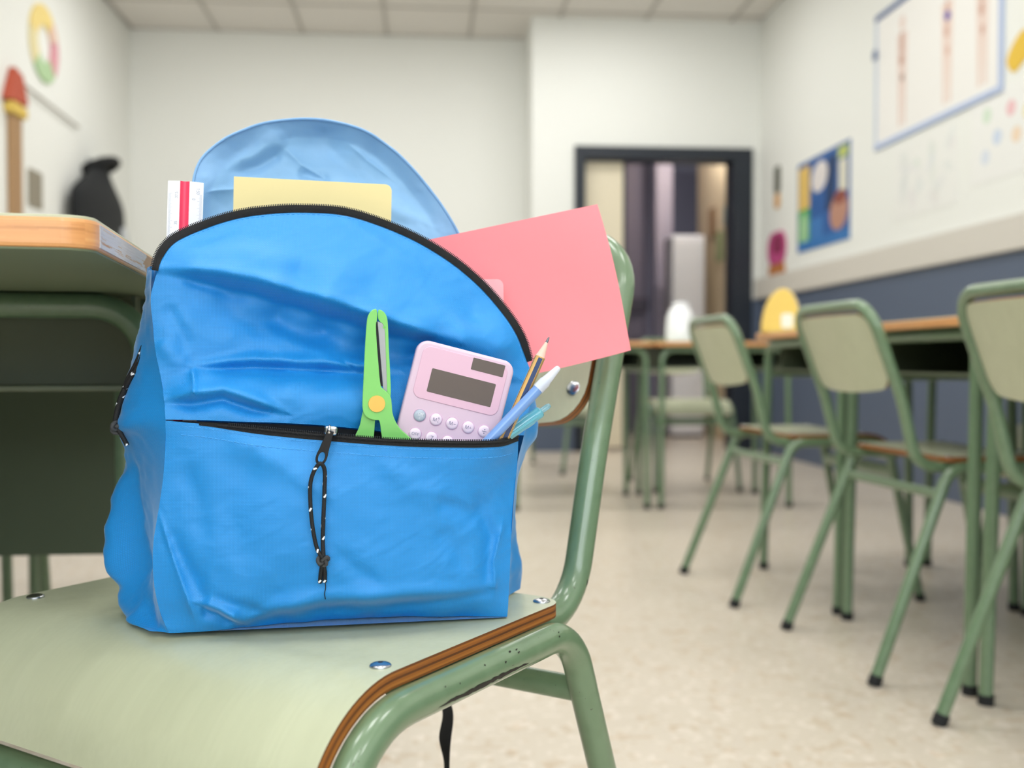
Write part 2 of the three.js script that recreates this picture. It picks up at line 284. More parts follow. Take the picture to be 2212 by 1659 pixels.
  const cl = thing('corridor_lamp', 'small round ceiling lamp in the corridor beyond the door', 'ceiling light', [2.2, 2.68, -7.9]);
  part('diffuser', new THREE.CylinderGeometry(0.14, 0.12, 0.05, 24), std('#ffffff', 0.5, { emissive: new THREE.Color(1, 0.95, 0.85), emissiveIntensity: 2 }), cl);
  const pl = new THREE.PointLight(new THREE.Color(1, 0.95, 0.9), 2.2); pl.position.set(0, -0.1, 0); pl.castShadow = true; cl.add(pl);
}

// ------------------------------------------------------------------ school chair (front = +z, person's left = +x)
const SEAT = 0.435, TR = 0.0115, RY = SEAT - 0.0097 - TR;
const chairGeo = (() => {
  const a0 = 75 * DEG, R = 0.085, z0 = 0.068, rear = -0.145, hw = 0.187, arcL = R * a0, flatL = z0 - rear, tail = 0.006, L = flatL + arcL + tail, th = 0.0105, rc = 0.022;
  const prof = (d) => { if (d < flatL) return [rear + d, SEAT - th / 2]; const c = d - flatL, Rm = R - th / 2; if (c < arcL) { const a = c / R; return [z0 + Rm * Math.sin(a), SEAT - R + Rm * Math.cos(a)]; } const e = c - arcL; return [z0 + Rm * Math.sin(a0) + e * Math.cos(a0), SEAT - R + Rm * Math.cos(a0) - e * Math.sin(a0)]; };
  const ease = (t) => { const e = 0.06; return t < e ? (0.5 * (t / e) ** 2) * e * 0.9 : t; };
  const seat = plate((s, t) => {
    const d = L * (0.5 - 0.5 * Math.cos(Math.PI * Math.min(1, t))) * 0.35 + L * t * 0.65; let w = hw;
    if (d < rc) w -= rc - Math.sqrt(Math.max(0, rc * rc - (rc - d) ** 2)); if (L - d < 0.012) w -= 0.012 - Math.sqrt(Math.max(0, 0.012 ** 2 - (0.012 - (L - d)) ** 2));
    const [z, y] = prof(d), x = (s * 2 - 1) * w; return V(-x, y - 0.003 * (1 - (x / hw) ** 2) * sm(0, 0.06, d) * (1 - sm(flatL - 0.03, flatL + 0.05, d)), z);
  }, 24, 60, th);
  const bh = [0.570, 0.716], bw = 0.156, bz = (y) => -0.224 - ((y - 0.54) / 0.1935) * 0.073;
  const back = plate((s, t) => {
    const h = bh[1] - bh[0], tt = 0.5 - 0.5 * Math.cos(Math.PI * t), y0 = bh[0] + h * tt, d = Math.min(h * tt, h * (1 - tt)), r = 0.032; let w = bw; if (d < r) w -= r - Math.sqrt(Math.max(0, r * r - (r - d) ** 2));
    const x = (s * 2 - 1) * w, y = y0 - (1 - tt) * 0.012 * (1 - (x / bw) ** 2); return V(x, y, bz(y) - 0.02 * (1 - (x / bw) ** 2));
  }, 24, 20, 0.009);
  const side = (k) => {
    const pts = bent([[0.206 * k, 0.012, 0.2045], [0.193 * k, RY, 0.119, 0.0635], [0.193 * k, RY, -0.139, 0.05], [0.207 * k, 0.012, -0.296]]);
    const f = pts.findIndex((p) => p.y > 0.362), r = pts.length - 1 - [...pts].reverse().findIndex((p) => p.y > 0.362);
    return { front: sweep(pts.slice(0, f + 1), TR, 16), rail: sweep(pts.slice(f, r + 1), TR, 20, { caps: false }), rear: sweep(pts.slice(r), TR, 16), pts };
  };
  const hoop = sweep(bent([[0.166, RY, 0.04], [0.166, RY, -0.193, 0.055], [0.17, 0.545, -0.2255, 0.35], [0.17, 0.7335, -0.297, 0.055], [-0.17, 0.7335, -0.297, 0.055], [-0.17, 0.545, -0.2255, 0.35], [-0.166, RY, -0.193, 0.055], [-0.166, RY, 0.04]]), TR, 18);
  const cap = (x, z, tx, tz) => sweep([V(x, 0, z), V(x + tx * 0.019, 0.019, z + tz * 0.019)], TR + 0.0018, 14);
  const bar = (y, z, h) => sweep([V(-0.19, y, z), V(0.19, y, z)], h, 12, { flat: 0.55, up: V(0, 1, 0) });
  const screw = merge([new THREE.SphereGeometry(0.0068, 16, 6, 0, 2 * Math.PI, 0, Math.PI / 2).scale(1, 0.34, 1), new THREE.CylinderGeometry(0.0068, 0.0068, 0.001, 16).translate(0, -0.0004, 0)]);
  const dimple = new THREE.CylinderGeometry(0.0017, 0.0017, 0.0006, 8).translate(0, 0.0022, 0);
  return { seat, back, s1: side(1), s2: side(-1), hoop, caps: [cap(0.2065, 0.2067, -0.031, -0.21), cap(-0.2065, 0.2067, 0.031, -0.21), cap(0.2072, -0.3, -0.035, 0.39), cap(-0.2072, -0.3, 0.035, 0.39)], bars: [bar(0.362, -0.1585, 0.0105), bar(0.335, 0.134, 0.017)], screw, dimple, bz };
})();
function makeChair(label, pos, turn, group) {
  const c = thing('school_chair', label, 'chair', pos, turn, group), G = chairGeo;
  const s = part('seat', G.seat[0], M.laminate, c); part('plywood_edge', G.seat[1], M.ply, s, 'bare layered plywood edge');
  for (const [x, z] of [[0.1735, -0.13], [0.1735, 0.066], [-0.1735, -0.13], [-0.1735, 0.066]]) { const k = part('screw', G.screw, M.screw, s, 'round steel screw head'); k.position.set(x, SEAT + 0.0002, z); const d = part('dimple', G.dimple, M.hole, s); d.position.set(x, SEAT, z); }
  const b = part('backrest', G.back[0], M.laminate, c); part('plywood_edge', G.back[1], M.ply, b);
  for (const [x, y] of [[0.14, 0.597], [-0.14, 0.597], [0.14, 0.69], [-0.14, 0.69]]) { const k = part('bolt', G.screw, M.screw, b, 'round steel bolt head'); k.position.set(x, y, G.bz(y) + 0.0012 - 0.02 * (1 - (x / 0.156) ** 2) + 0.0045); k.rotation.x = Math.PI / 2 - 0.36; }
  for (const S of [G.s1, G.s2]) { part('leg', S.front, M.paint, c); part('leg', S.rear, M.paint, c); part('side_rail', S.rail, M.paint, c); }
  part('back_frame', G.hoop, M.paint, c); for (const g of G.bars) part('crossbar', g, M.paint, c); for (const g of G.caps) part('foot_cap', g, M.rubber, c);
  return c;
}
const hero = makeChair('worn green school chair in the foreground carrying the blue backpack', [-0.1284, 0, -0.777], -36.48 * DEG);
{ // the long dark scratch and small chips on its near rail
  const pts = chairGeo.s1.pts, scr = (z0, z1, a, wid) => {
    const list = [], n = 40; for (let i = 0; i <= n; i++) { const z = z0 + ((z1 - z0) * i) / n; list.push(z); }
    return grid((s, t) => { const z = z0 + (z1 - z0) * s, env = Math.pow(Math.sin(Math.PI * Math.min(1, s * 1.02 + 0.001)), 0.5), jag = 0.6 + 0.8 * vnoise(s * 38, 3), ang = a + (t - 0.5) * wid * env * jag + 0.1 * (vnoise(s * 14, 8) - 0.5); return V(0.193 + (TR + 0.00012) * Math.cos(ang), RY + (TR + 0.00012) * Math.sin(ang), z); }, 60, 3);
  };
  part('paint_scratch', scr(-0.06, 0.05, -0.35, 0.3), M.bareSteel, hero, 'long dark scratch in the green paint');
  for (let i = 0; i < 9; i++) { const z = -0.11 + rnd() * 0.16; part('paint_chip', scr(z, z + 0.0015 + rnd() * 0.002, 0.2 + rnd() * 0.7, 0.05 + 0.06 * rnd()), M.bareSteel, hero); }
  const h = part('tube_hole', new THREE.CylinderGeometry(0.0032, 0.0032, 0.002, 16).scale(1, 1, 1.6), M.hole, hero, 'dark oval hole in the tube'); h.position.set(0.1755, 0.438, -0.1965); h.rotation.set(Math.PI / 2 - 0.3, 0, -0.5);
}

// ------------------------------------------------------------------ school desk (front edge = +z)
const DESK_H = 0.7065, DW = 0.605, DD = 0.5;
function makeDesk(label, pos, turn, group, inset = 0.035, tray = true, frontZ = DD / 2 - inset) {
  const d = thing('school_desk', label, 'desk', pos, turn, group);
  const T = makeDesk.T || (makeDesk.T = (() => {
    const flat = (s, dep, b) => extr(s, dep, b).rotateX(-Math.PI / 2);
    return { top: boxUV(flat(rr(DW - 0.004, DD - 0.004, 0.018), 0.0022, 0.0004)), edge: boxUV(flat(rr(DW, DD, 0.02), 0.018, 0.0025)), low: boxUV(flat(rr(DW - 0.004, DD - 0.004, 0.018), 0.0015, 0.0003)) };
  })());
  const t = part('tabletop', T.edge, M.beech, d, 'varnished beech tabletop edge'); t.position.y = DESK_H - 0.0195;
  const l = part('top_laminate', T.top, M.laminate, t); l.position.y = 0.0173; const u = part('underside', T.low, std('#6d785c', 0.6), t); u.position.y = -0.0012;
  const y1 = DESK_H - 0.0207 - 0.0125, r = 0.0125, xs = DW / 2 - 0.03;
  for (const k of [1, -1]) {
    const z = k > 0 ? frontZ : -(DD / 2 - inset), pts = bent([[-xs - 0.005, 0.012, z + 0.012 * k], [-xs, y1, z, 0.05], [xs, y1, z, 0.05], [xs + 0.005, 0.012, z + 0.012 * k]], 0.04), a = pts.findIndex((p) => p.y > y1 - 0.05), b = pts.length - 1 - [...pts].reverse().findIndex((p) => p.y > y1 - 0.05);
    part('leg', sweep(pts.slice(0, a + 1), r, 14), M.paint, d); part('frame_tube', sweep(pts.slice(a, b + 1), r, 14, { caps: false }), M.paint, d); part('leg', sweep(pts.slice(b), r, 14), M.paint, d);
    for (const x of [-xs - 0.005, xs + 0.005]) part('foot_cap', sweep([V(x, 0, z + 0.012 * k), V(x, 0.019, z + 0.0115 * k)], r + 0.0018, 14), M.rubber, d);
  }
  for (const x of [-xs, xs]) part('side_bar', sweep([V(x, 0.584, -DD / 2 + inset), V(x, 0.584, frontZ)], 0.008, 10), M.paint, d);
  if (tray) { part('book_tray', [box(-xs, xs, 0.598, DESK_H - 0.022, -DD / 2 + inset + 0.014, -DD / 2 + inset + 0.018), box(-xs + 0.014, -xs + 0.018, 0.598, DESK_H - 0.022, -DD / 2 + inset + 0.02, frontZ - 0.03), box(xs - 0.018, xs - 0.014, 0.598, DESK_H - 0.022, -DD / 2 + inset + 0.02, frontZ - 0.03), box(-xs, xs, 0.592, 0.598, -DD / 2 + inset, frontZ - 0.01, 0.002), box(-xs, xs, 0.598, 0.62, -DD / 2 + inset, -DD / 2 + inset + 0.006)], std('#666e58', 0.5), d); }
  return d;
}

// ------------------------------------------------------------------ the furniture
const face = 93.3 * DEG, gC = 'green school chairs along the desk row on the right', gD = 'school desks in the row on the right';
makeChair('cream-backed green chair, farthest of three before the right desk row', [1.06, 0, -2.73], face, gC);
makeChair('cream-backed green chair, middle of three before the right desk row', [1.14, 0, -2.097], face, gC);
makeChair('green chair with a cream back, cut off by the right edge, nearest of the three', [1.182, 0, -1.47], face, gC);
['nearest desk of the right row, behind the chair cut off by the picture edge', 'middle desk of the right row, behind the middle green chair', 'far desk of the right row, holding the yellow case'].forEach((l, i) => makeDesk('beech-edged ' + l, [1.235, 0, -1.475 - i * 0.61], -Math.PI / 2, gD));
['nearest wall-side desk of the right block, mostly hidden by the front row', 'middle wall-side desk of the right block, mostly hidden by the front row', 'far wall-side desk of the right block, mostly hidden by the front row'].forEach((l, i) => makeDesk('beech-edged ' + l, [1.745, 0, -1.475 - i * 0.61], Math.PI / 2, 'desks on the wall side of the right block'));
['nearest', 'middle', 'farthest'].forEach((l, i) => makeChair('green chair tucked in on the wall side of the right desks, ' + l + ' of three', [1.86, 0, -1.5 - i * 0.61], -Math.PI / 2 + 0.05 * (i - 1), 'chairs on the wall side of the right block'));
// the far block, straight ahead
makeDesk('beech-edged desk ahead in the distance, holding the white jar', [1.265, 0, -4.45], 0, 'far desks before the door');
makeDesk('beech-edged desk ahead in the distance, left of the desk with the white jar', [0.65, 0, -4.45], 0, 'far desks before the door');
makeChair('distant green chair behind the desk with the white jar', [1.28, 0, -4.95], 0.04, 'far chairs before the door');
makeChair('distant green chair seen between the near chair tube and the far desk leg', [0.6, 0, -4.94], -0.04, 'far chairs before the door');
makeChair('most distant green chair, near the wall left of the door', [0.72, 0, -5.9], 2.6, 'far chairs before the door');
// the left block
{
  const d = makeDesk('worn beech-edged desk at the left picture edge, left of the backpack', [-0.5227, 0, -0.8339], 6.27 * DEG, undefined, 0.03, true, -0.135);
  const wornSheenTex = canvasTex(512, 64, (c, w, h) => {  // bluish grey is reflected light painted in; the brown patches are wear
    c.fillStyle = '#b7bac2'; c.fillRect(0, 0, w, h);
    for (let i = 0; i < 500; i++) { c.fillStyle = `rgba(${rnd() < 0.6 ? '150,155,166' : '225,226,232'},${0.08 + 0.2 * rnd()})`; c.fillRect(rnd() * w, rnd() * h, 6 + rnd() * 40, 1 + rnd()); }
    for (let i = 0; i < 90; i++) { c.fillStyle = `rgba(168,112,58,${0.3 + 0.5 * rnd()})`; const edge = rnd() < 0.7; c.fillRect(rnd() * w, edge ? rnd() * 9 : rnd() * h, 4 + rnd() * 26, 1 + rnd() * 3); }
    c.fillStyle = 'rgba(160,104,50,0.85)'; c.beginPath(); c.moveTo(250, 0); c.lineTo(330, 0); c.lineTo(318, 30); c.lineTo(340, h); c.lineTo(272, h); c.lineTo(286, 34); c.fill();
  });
  wornSheenTex.repeat.set(1 / 0.46, 1 / 0.0135); wornSheenTex.offset.set(0.5, 0.15);
  part('worn_sheen_edge', box(DW / 2 - 0.0008, DW / 2 + 0.0004, -0.0071, 0.0067, -0.23, 0.232), std('#ffffff', 0.4, { map: wornSheenTex }), d.children[0], 'worn side edge with a bluish grey reflection painted in').position.y = 0.0091;
}
[['in the shade right behind the left foreground desk', -0.6, -1.36], ['in the shade, second behind the left foreground desk', -0.62, -2.185], ['added out of view for its shade, left neighbour of the foreground desk', -1.17, -0.85], ['added for its shade, left neighbour of the first shaded desk', -1.22, -1.38], ['added for its shade, left neighbour of the second shaded desk', -1.24, -2.2],  // left-column and camera-side desks are added to keep light off this block
  ['added out of view for its shade, beside the camera', -1.0, -0.3], ['added out of view for its shade, one place behind the camera', -1.0, 0.21], ['added out of view for its shade, two places behind the camera', -1.0, 0.72]].forEach(([l, x, z]) => { const d = makeDesk('beech-edged desk of the left block, ' + l, [x, 0, z], 0, 'desks of the left block'); if (/first shaded|right behind/.test(l)) part('modesty_panel', box(-0.272, 0.272, 0.33, 0.585, -0.222, -0.214, 0.002), std('#4d5a45', 0.5), d); });
[['tucked under the second shaded desk of the left block', -0.62, -2.09], ['left of the chair at the second shaded desk', -1.24, -2.105]].forEach(([l, x, z]) => makeChair('shaded green chair ' + l, [x, 0, z], Math.PI, 'chairs of the left block'));

// things on the desks
{
  const y = thing('yellow_case', 'yellow dome-shaped case with a white patch, standing on the far desk of the right row', 'case', [1.04, DESK_H, -2.93], -0.25);
  const dome = new THREE.Shape(); dome.moveTo(-0.056, 0); dome.bezierCurveTo(-0.056, 0.07, -0.03, 0.125, 0.004, 0.127); dome.bezierCurveTo(0.036, 0.127, 0.054, 0.07, 0.054, 0); dome.closePath();
  part('shell', extr(dome, 0.05, 0.006, 3, 16), std('#ecc766', 0.6), y); part('back_panel', extr(dome, 0.012, 0.003, 2, 16).translate(0.01, 0, -0.013), std('#b9b3ad', 0.7), y);
  part('patch', extr(rr(0.034, 0.042, 0.008, -0.002, 0.012), 0.003, 0.001).translate(0, 0, 0.0495), std('#f0ece0', 0.6), y, 'white square patch');
  const j = thing('white_jar', 'bright white rounded plastic jar standing on the far desk before the door', 'jar', [1.095, DESK_H, -4.33]);
  part('body', new THREE.LatheGeometry([[0, 0], [0.056, 0], [0.063, 0.008], [0.064, 0.05], [0.058, 0.11], [0.044, 0.142], [0.03, 0.15]].map(([a, b]) => new THREE.Vector2(a, b)), 32), phy('#fbfcff', 0.25, { clearcoat: 0.6 }), j);
  part('lid', new THREE.LatheGeometry([[0.033, 0.148], [0.034, 0.165], [0.03, 0.17], [0, 0.171]].map(([a, b]) => new THREE.Vector2(a, b)), 32), std('#f4f5f8', 0.4), j);
}

// ------------------------------------------------------------------ on the right wall
{
  const chartTex = canvasTex(1024, 576, (c, w, h) => {
    c.fillStyle = '#eceae6'; c.fillRect(0, 0, w, h);
    const body = (x, tone, deep) => { c.fillStyle = tone; c.beginPath(); c.ellipse(x, 90, 26, 34, 0, 0, 7); c.fill(); c.beginPath(); c.moveTo(x - 48, 135); c.lineTo(x + 48, 135); c.lineTo(x + 40, 320); c.lineTo(x + 34, 540); c.lineTo(x + 8, 540); c.lineTo(x, 340); c.lineTo(x - 8, 540); c.lineTo(x - 34, 540); c.lineTo(x - 40, 320); c.closePath(); c.fill(); c.fillStyle = deep; c.fillRect(x - 16, 130, 26, 90); c.beginPath(); c.ellipse(x - 6, 250, 18, 26, 0, 0, 7); c.fill(); c.beginPath(); c.ellipse(x + 2, 330, 13, 20, 0, 0, 7); c.fill(); };
    body(250, '#e3cfc6', '#b98b78'); body(640, '#e6d2c8', '#cfa898'); body(900, '#e4d0c6', '#c79f90');
    c.fillStyle = '#4b3aa0'; c.beginPath(); c.ellipse(640, 190, 24, 20, 0.5, 0, 7); c.fill();
    c.fillStyle = '#5b4a40'; c.beginPath(); c.ellipse(250, 330, 12, 12, 0, 0, 7); c.fill();
  });
  const onRight = (name, label, cat, z, y) => thing(name, label, cat, [XR, y, z], -Math.PI / 2);   // local +z faces the room, +x away from the camera is -x here
  const P = onRight('wall_chart', 'large pale chart of standing figures with light blue border, high on right wall', 'wall chart', -4.55, 2.06);
  const faceMat = (t) => [0, 1, 2, 3, 4, 5].map((i) => (i === 4 ? std('#ffffff', 0.6, { map: t }) : std('#e9e9e6', 0.7)));
  const sheet = (w, h, t, par, d = 0.006) => { const m = sh(new THREE.Mesh(new THREE.BoxGeometry(w, h, d), faceMat(t))); m.name = 'printed_sheet'; m.position.z = d / 2; par.add(m); return m; };
  sheet(1.14, 0.64, chartTex, P);
  const bl = std('#b4c2e0', 0.6);
  part('border', box(-0.59, 0.59, -0.345, -0.315, 0, 0.012, 0.003), bl, P); part('border', box(-0.59, 0.59, 0.315, 0.345, 0, 0.012, 0.003), std('#5a6d97', 0.6), P);
  part('border', box(-0.59, -0.56, -0.315, 0.315, 0, 0.012, 0.003), std('#c6cfdc', 0.6), P); part('border', box(0.56, 0.59, -0.315, 0.315, 0, 0.012, 0.003), bl, P);
  part('hook', box(-0.595, -0.555, 0.12, 0.17, 0.012, 0.02, 0.003), std('#4a628f', 0.5), P);
  const posterTex = canvasTex(512, 360, (c, w, h) => {
    c.fillStyle = '#2f5d9e'; c.fillRect(0, 0, w, h); c.fillStyle = '#e0bd6a'; c.fillRect(8, 20, 120, 170); c.fillStyle = '#49a35a'; c.fillRect(8, 190, 120, 150); c.fillStyle = '#a6cfa0'; c.beginPath(); c.ellipse(70, 270, 42, 66, 0, 0, 7); c.fill();
    c.fillStyle = '#ded8d6'; c.beginPath(); c.ellipse(225, 85, 80, 58, -0.2, 0, 7); c.fill(); c.fillStyle = '#203a63'; c.beginPath(); c.moveTo(310, 30); c.lineTo(390, 30); c.lineTo(360, 230); c.lineTo(280, 230); c.fill();
    c.fillStyle = '#d8d5c4'; c.fillRect(405, 60, 80, 120); c.fillStyle = '#b7c26a'; c.fillRect(400, 12, 90, 42); c.fillStyle = '#b98a76'; c.beginPath(); c.ellipse(410, 245, 84, 68, -0.3, 0, 7); c.fill(); c.fillStyle = '#8c4c40'; c.beginPath(); c.ellipse(420, 195, 56, 26, 0, 0, 7); c.fill(); c.fillStyle = '#3f78b8'; c.fillRect(130, 240, 130, 110); c.fillStyle = '#3674b5'; c.fillRect(0, 320, w, 40);
  });
  const Q = onRight('poster', 'small colourful poster of blue, yellow and green blocks on the right wall near the door', 'poster', -5.84, 1.575);
  sheet(0.8, 0.55, posterTex, Q);
  const S = onRight('wall_drawing', 'faint pale pencil drawing sheet on the right wall below the large chart', 'drawing', -4.62, 1.5);
  sheet(0.62, 0.36, canvasTex(512, 300, (c, w, h) => { c.fillStyle = '#e9e9e5'; c.fillRect(0, 0, w, h); for (let i = 0; i < 26; i++) { c.fillStyle = `rgba(${120 + rnd() * 60},${125 + rnd() * 60},${140 + rnd() * 60},0.07)`; c.beginPath(); c.ellipse(40 + rnd() * (w - 80), 40 + rnd() * (h - 80), 12 + rnd() * 40, 10 + rnd() * 26, rnd() * 3, 0, 7); c.fill(); } }), S, 0.002);
  const S2 = onRight('wall_drawing', 'faint sheet of small coloured dots on the right wall, nearer than the pencil drawing', 'drawing', -3.95, 1.55);
  sheet(0.5, 0.36, canvasTex(512, 380, (c, w, h) => { c.fillStyle = '#eaeae7'; c.fillRect(0, 0, w, h); for (const [x, y, k] of [[120, 90, '#cfe0cc'], [300, 100, '#e8bcc0'], [200, 200, '#c8d4e6'], [340, 220, '#ead2b8'], [110, 270, '#d4dbe6'], [420, 140, '#e6dcae']]) { c.fillStyle = k; c.beginPath(); c.arc(x, y, 34, 0, 7); c.fill(); } }), S2, 0.002);
  const Y = onRight('paper_shape', 'yellow paper shape at the right picture edge, below the corner of the large chart', 'paper cutout', -3.83, 1.86);
  part('sheet', extr(splineShape([[0, -60], [70, -20], [120, 50], [20, 60], [-60, 90], [-110, 30]], 0.001, 0, 0), 0.004, 0.001), std('#e2bb3e', 0.7), Y);
  // paper cutouts by the door
  const ice = onRight('paper_cutout', 'pink and orange rounded paper cutout on the right wall beside the door', 'paper cutout', -6.62, 1.32);
  part('pink_scoop', extr(rr(0.34, 0.22, 0.105, -0.17, -0.055), 0.012, 0.003), std('#c04d86', 0.7), ice); part('dark_topping', extr(rr(0.2, 0.12, 0.055, -0.06, 0.02), 0.006, 0.002).translate(0, 0, 0.012), std('#8d2f57', 0.7), ice); part('orange_base', extr(rr(0.3, 0.11, 0.04, -0.15, -0.155), 0.012, 0.003), std('#b9763f', 0.7), ice);
  const pin = onRight('paper_cutout', 'small dark and orange paper cutout hanging on the right wall above the pink one', 'paper cutout', -6.62, 1.77);
  part('dark_leaves', extr(rr(0.1, 0.18, 0.03, -0.05, -0.03), 0.01, 0.002), std('#57584a', 0.7), pin); part('orange_tip', extr(rr(0.09, 0.1, 0.03, -0.045, -0.13), 0.01, 0.002), std('#d3a266', 0.7), pin);
}
// ------------------------------------------------------------------ on the left wall
{
  const onLeft = (name, label, cat, z, y) => thing(name, label, cat, [XL, y, z], Math.PI / 2);
  const w = onLeft('paper_wreath', 'ring-shaped paper wreath of yellow, pink and green on the left wall', 'wreath', -5.84, 2.37);
  const seg = (a0, a1, col) => { const s = new THREE.Shape(); s.absarc(0, 0, 0.21, a0, a1, false); s.absarc(0, 0, 0.1, a1, a0, true); s.closePath(); part('ring_segment', extr(s, 0.014, 0.004, 2, 16), std(col, 0.7), w); };
  seg(0.9, 2.9, '#ecd487'); seg(2.92, 3.9, '#e3d7a8'); seg(3.92, 5.5, '#aecb9e'); seg(5.52, 6.6, '#d99aa4'); seg(6.62, 7.15, '#e2c2b0');
  const t = onLeft('cardboard_post', 'tall brown cardboard post with a red and yellow top on the left wall', 'decoration', -5.4, 1.25);
  part('trunk', extr(rr(0.13, 0.7, 0.03, -0.065, 0), 0.03, 0.006), std('#a5835e', 0.8), t); part('red_top', extr(poly([[-0.13, -0.68], [0.13, -0.7], [0.06, -0.84], [-0.03, -0.86]]), 0.04, 0.006), std('#b5533c', 0.8), t); part('yellow_band', extr(rr(0.2, 0.06, 0.02, -0.1, 0.62), 0.046, 0.006), std('#d8b95a', 0.8), t);
  const st = onLeft('string_line', 'thin dark string running along the left wall from the cardboard post', 'string', -5.4, 2.06);
  part('cord', sweep([V(0.1, 0, 0.02), V(0.45, -0.012, 0.02), V(0.95, -0.03, 0.02)], 0.006, 8), std('#8d8578', 0.8), st);
  const sh2 = onLeft('paper_sheet', 'small brown paper sheet on the left wall between the cardboard post and the black coat', 'paper', -5.7, 1.55);
  part('sheet', extr(rr(0.2, 0.2, 0.02, -0.1, -0.1), 0.006, 0.001), std('#8f8878', 0.8), sh2);
  const c = onLeft('hanging_coat', 'black coat hanging on a hook on the left wall', 'coat', -6.55, 1.0);
  part('cloth', grid((s, q) => { const a = s * 2 * Math.PI, yy = q * 0.84, k = sm(0.84, 0.6, yy), wv = 0.11 + 0.33 * k - 0.02 * Math.sin(yy * 9), lump = 1 + 0.12 * (fbm(Math.cos(a) * 2 + 3, yy * 5) - 0.5); return V(Math.cos(a) * wv * lump + 0.02 * Math.sin(yy * 7), yy, 0.08 + Math.sin(a) * (0.05 + 0.03 * k) * lump); }, 36, 24), std('#14171a', 0.85, { side: THREE.DoubleSide }), c); part('collar', new THREE.TorusGeometry(0.1, 0.03, 10, 24).rotateX(1.2).translate(0, 0.83, 0.08), std('#101214', 0.85), c); part('white_lining', extr(splineShape([[-60, -60], [50, -80], [70, 40], [20, 110], [-50, 60]], 0.0011, 0, 0), 0.03, 0.008).translate(0.26, 0.4, 0.125), std('#c9cdd2', 0.8), c);
  part('hook', sweep([V(0, 0.88, 0), V(0, 0.86, 0.07), V(0, 0.9, 0.09)], 0.008, 8), M.screw, c);
}

// ------------------------------------------------------------------ the backpack (local millimetres; +x right, +y up, +z out of the front)
const mm = (u, v, w) => V(u / 1000, v / 1000, w / 1000);
function tps(pts) {                                          // thin plate through control points [u, v, w]
  const seen = new Set(), q = pts.filter((p) => { const k = Math.round(p[0]) + ',' + Math.round(p[1]); if (seen.has(k)) return false; seen.add(k); return true; }), n = q.length, N = n + 3, A = [];
  const U = (r2) => (r2 < 1e-9 ? 0 : r2 * Math.log(r2));
  for (let i = 0; i < N; i++) { A.push(new Float64Array(N + 1)); }
  for (let i = 0; i < n; i++) { for (let j = 0; j < n; j++) A[i][j] = U(((q[i][0] - q[j][0]) ** 2 + (q[i][1] - q[j][1]) ** 2) / 1e4); A[i][i] += 0.0015; A[i][n] = 1; A[i][n + 1] = q[i][0] / 100; A[i][n + 2] = q[i][1] / 100; A[n][i] = 1; A[n + 1][i] = q[i][0] / 100; A[n + 2][i] = q[i][1] / 100; A[i][N] = q[i][2]; }
  for (let c = 0; c < N; c++) { let p = c; for (let r = c + 1; r < N; r++) if (Math.abs(A[r][c]) > Math.abs(A[p][c])) p = r; [A[c], A[p]] = [A[p], A[c]]; for (let r = 0; r < N; r++) if (r !== c) { const f = A[r][c] / A[c][c]; if (f) for (let k = c; k <= N; k++) A[r][k] -= f * A[c][k]; } }
  const x = A.map((r, i) => r[N] / r[i]);
  return (u, v) => { let s = x[n] + (x[n + 1] * u) / 100 + (x[n + 2] * v) / 100; for (let i = 0; i < n; i++) s += x[i] * U(((u - q[i][0]) ** 2 + (v - q[i][1]) ** 2) / 1e4); return s; };
}
// creases: [path [[u, v], ...], height, width, kind]; 'r' ridge or valley, 'f' ridge on the upper side with a valley below it
function creases(list) {
  return (u, v) => {
    let s = 0;
    for (const [path, amp, wid, kind] of list) {
      let best = 1e9, sd = 0, at = 0, total = 0; const lens = []; for (let i = 0; i < path.length - 1; i++) { lens.push(Math.hypot(path[i + 1][0] - path[i][0], path[i + 1][1] - path[i][1])); total += lens[i]; }
      let acc = 0; for (let i = 0; i < path.length - 1; i++) { const [ax, ay] = path[i], dx = path[i + 1][0] - ax, dy = path[i + 1][1] - ay, L2 = dx * dx + dy * dy, t = Math.min(1, Math.max(0, ((u - ax) * dx + (v - ay) * dy) / L2)), ex = u - ax - t * dx, ey = v - ay - t * dy, d = Math.hypot(ex, ey); if (d < best) { best = d; sd = Math.sign(dx * ey - dy * ex) * d; at = (acc + t * lens[i]) / total; } acc += lens[i]; }
      if (best > wid * 4) continue;
      const end = sm(0, 0.22, at) * (1 - sm(0.72, 1, at)), wd = wid * (0.55 + 0.45 * end), d = sd / wd;
      s += amp * (0.12 + 0.88 * end) * (kind === 'f' ? d * Math.exp(0.5 - d * d * 0.5) : kind === 's' ? Math.exp(-Math.abs(d) * 1.3) : Math.exp(-d * d));
    }
    return s;
  };
}
const curve3 = (pts) => new THREE.CatmullRomCurve3(pts.map((p) => V(p[0], p[1], p[2] ?? 0)), false, 'centripetal');
const sampled = (pts, n) => curve3(pts).getSpacedPoints(n);
function coons(T, B, L, R, n, m) {                           // curves run left to right and top to bottom
  const t = sampled(T, n), b = sampled(B, n), l = sampled(L, m), r = sampled(R, m);
  return (i, j) => { const s = i / n, k = j / m; return [t[i].x * (1 - k) + b[i].x * k + l[j].x * (1 - s) + r[j].x * s - (t[0].x * (1 - s) * (1 - k) + t[n].x * s * (1 - k) + b[0].x * (1 - s) * k + b[n].x * s * k), t[i].y * (1 - k) + b[i].y * k + l[j].y * (1 - s) + r[j].y * s - (t[0].y * (1 - s) * (1 - k) + t[n].y * s * (1 - k) + b[0].y * (1 - s) * k + b[n].y * s * k)]; };
}
function cloth(T, B, L, R, n, m, W) { const f = coons(T, B, L, R, n, m); return grid((s, t) => { const [u, v] = f(Math.round(s * n), Math.round((1 - t) * m)); return mm(u, v, W(u, v)); }, n, m); }
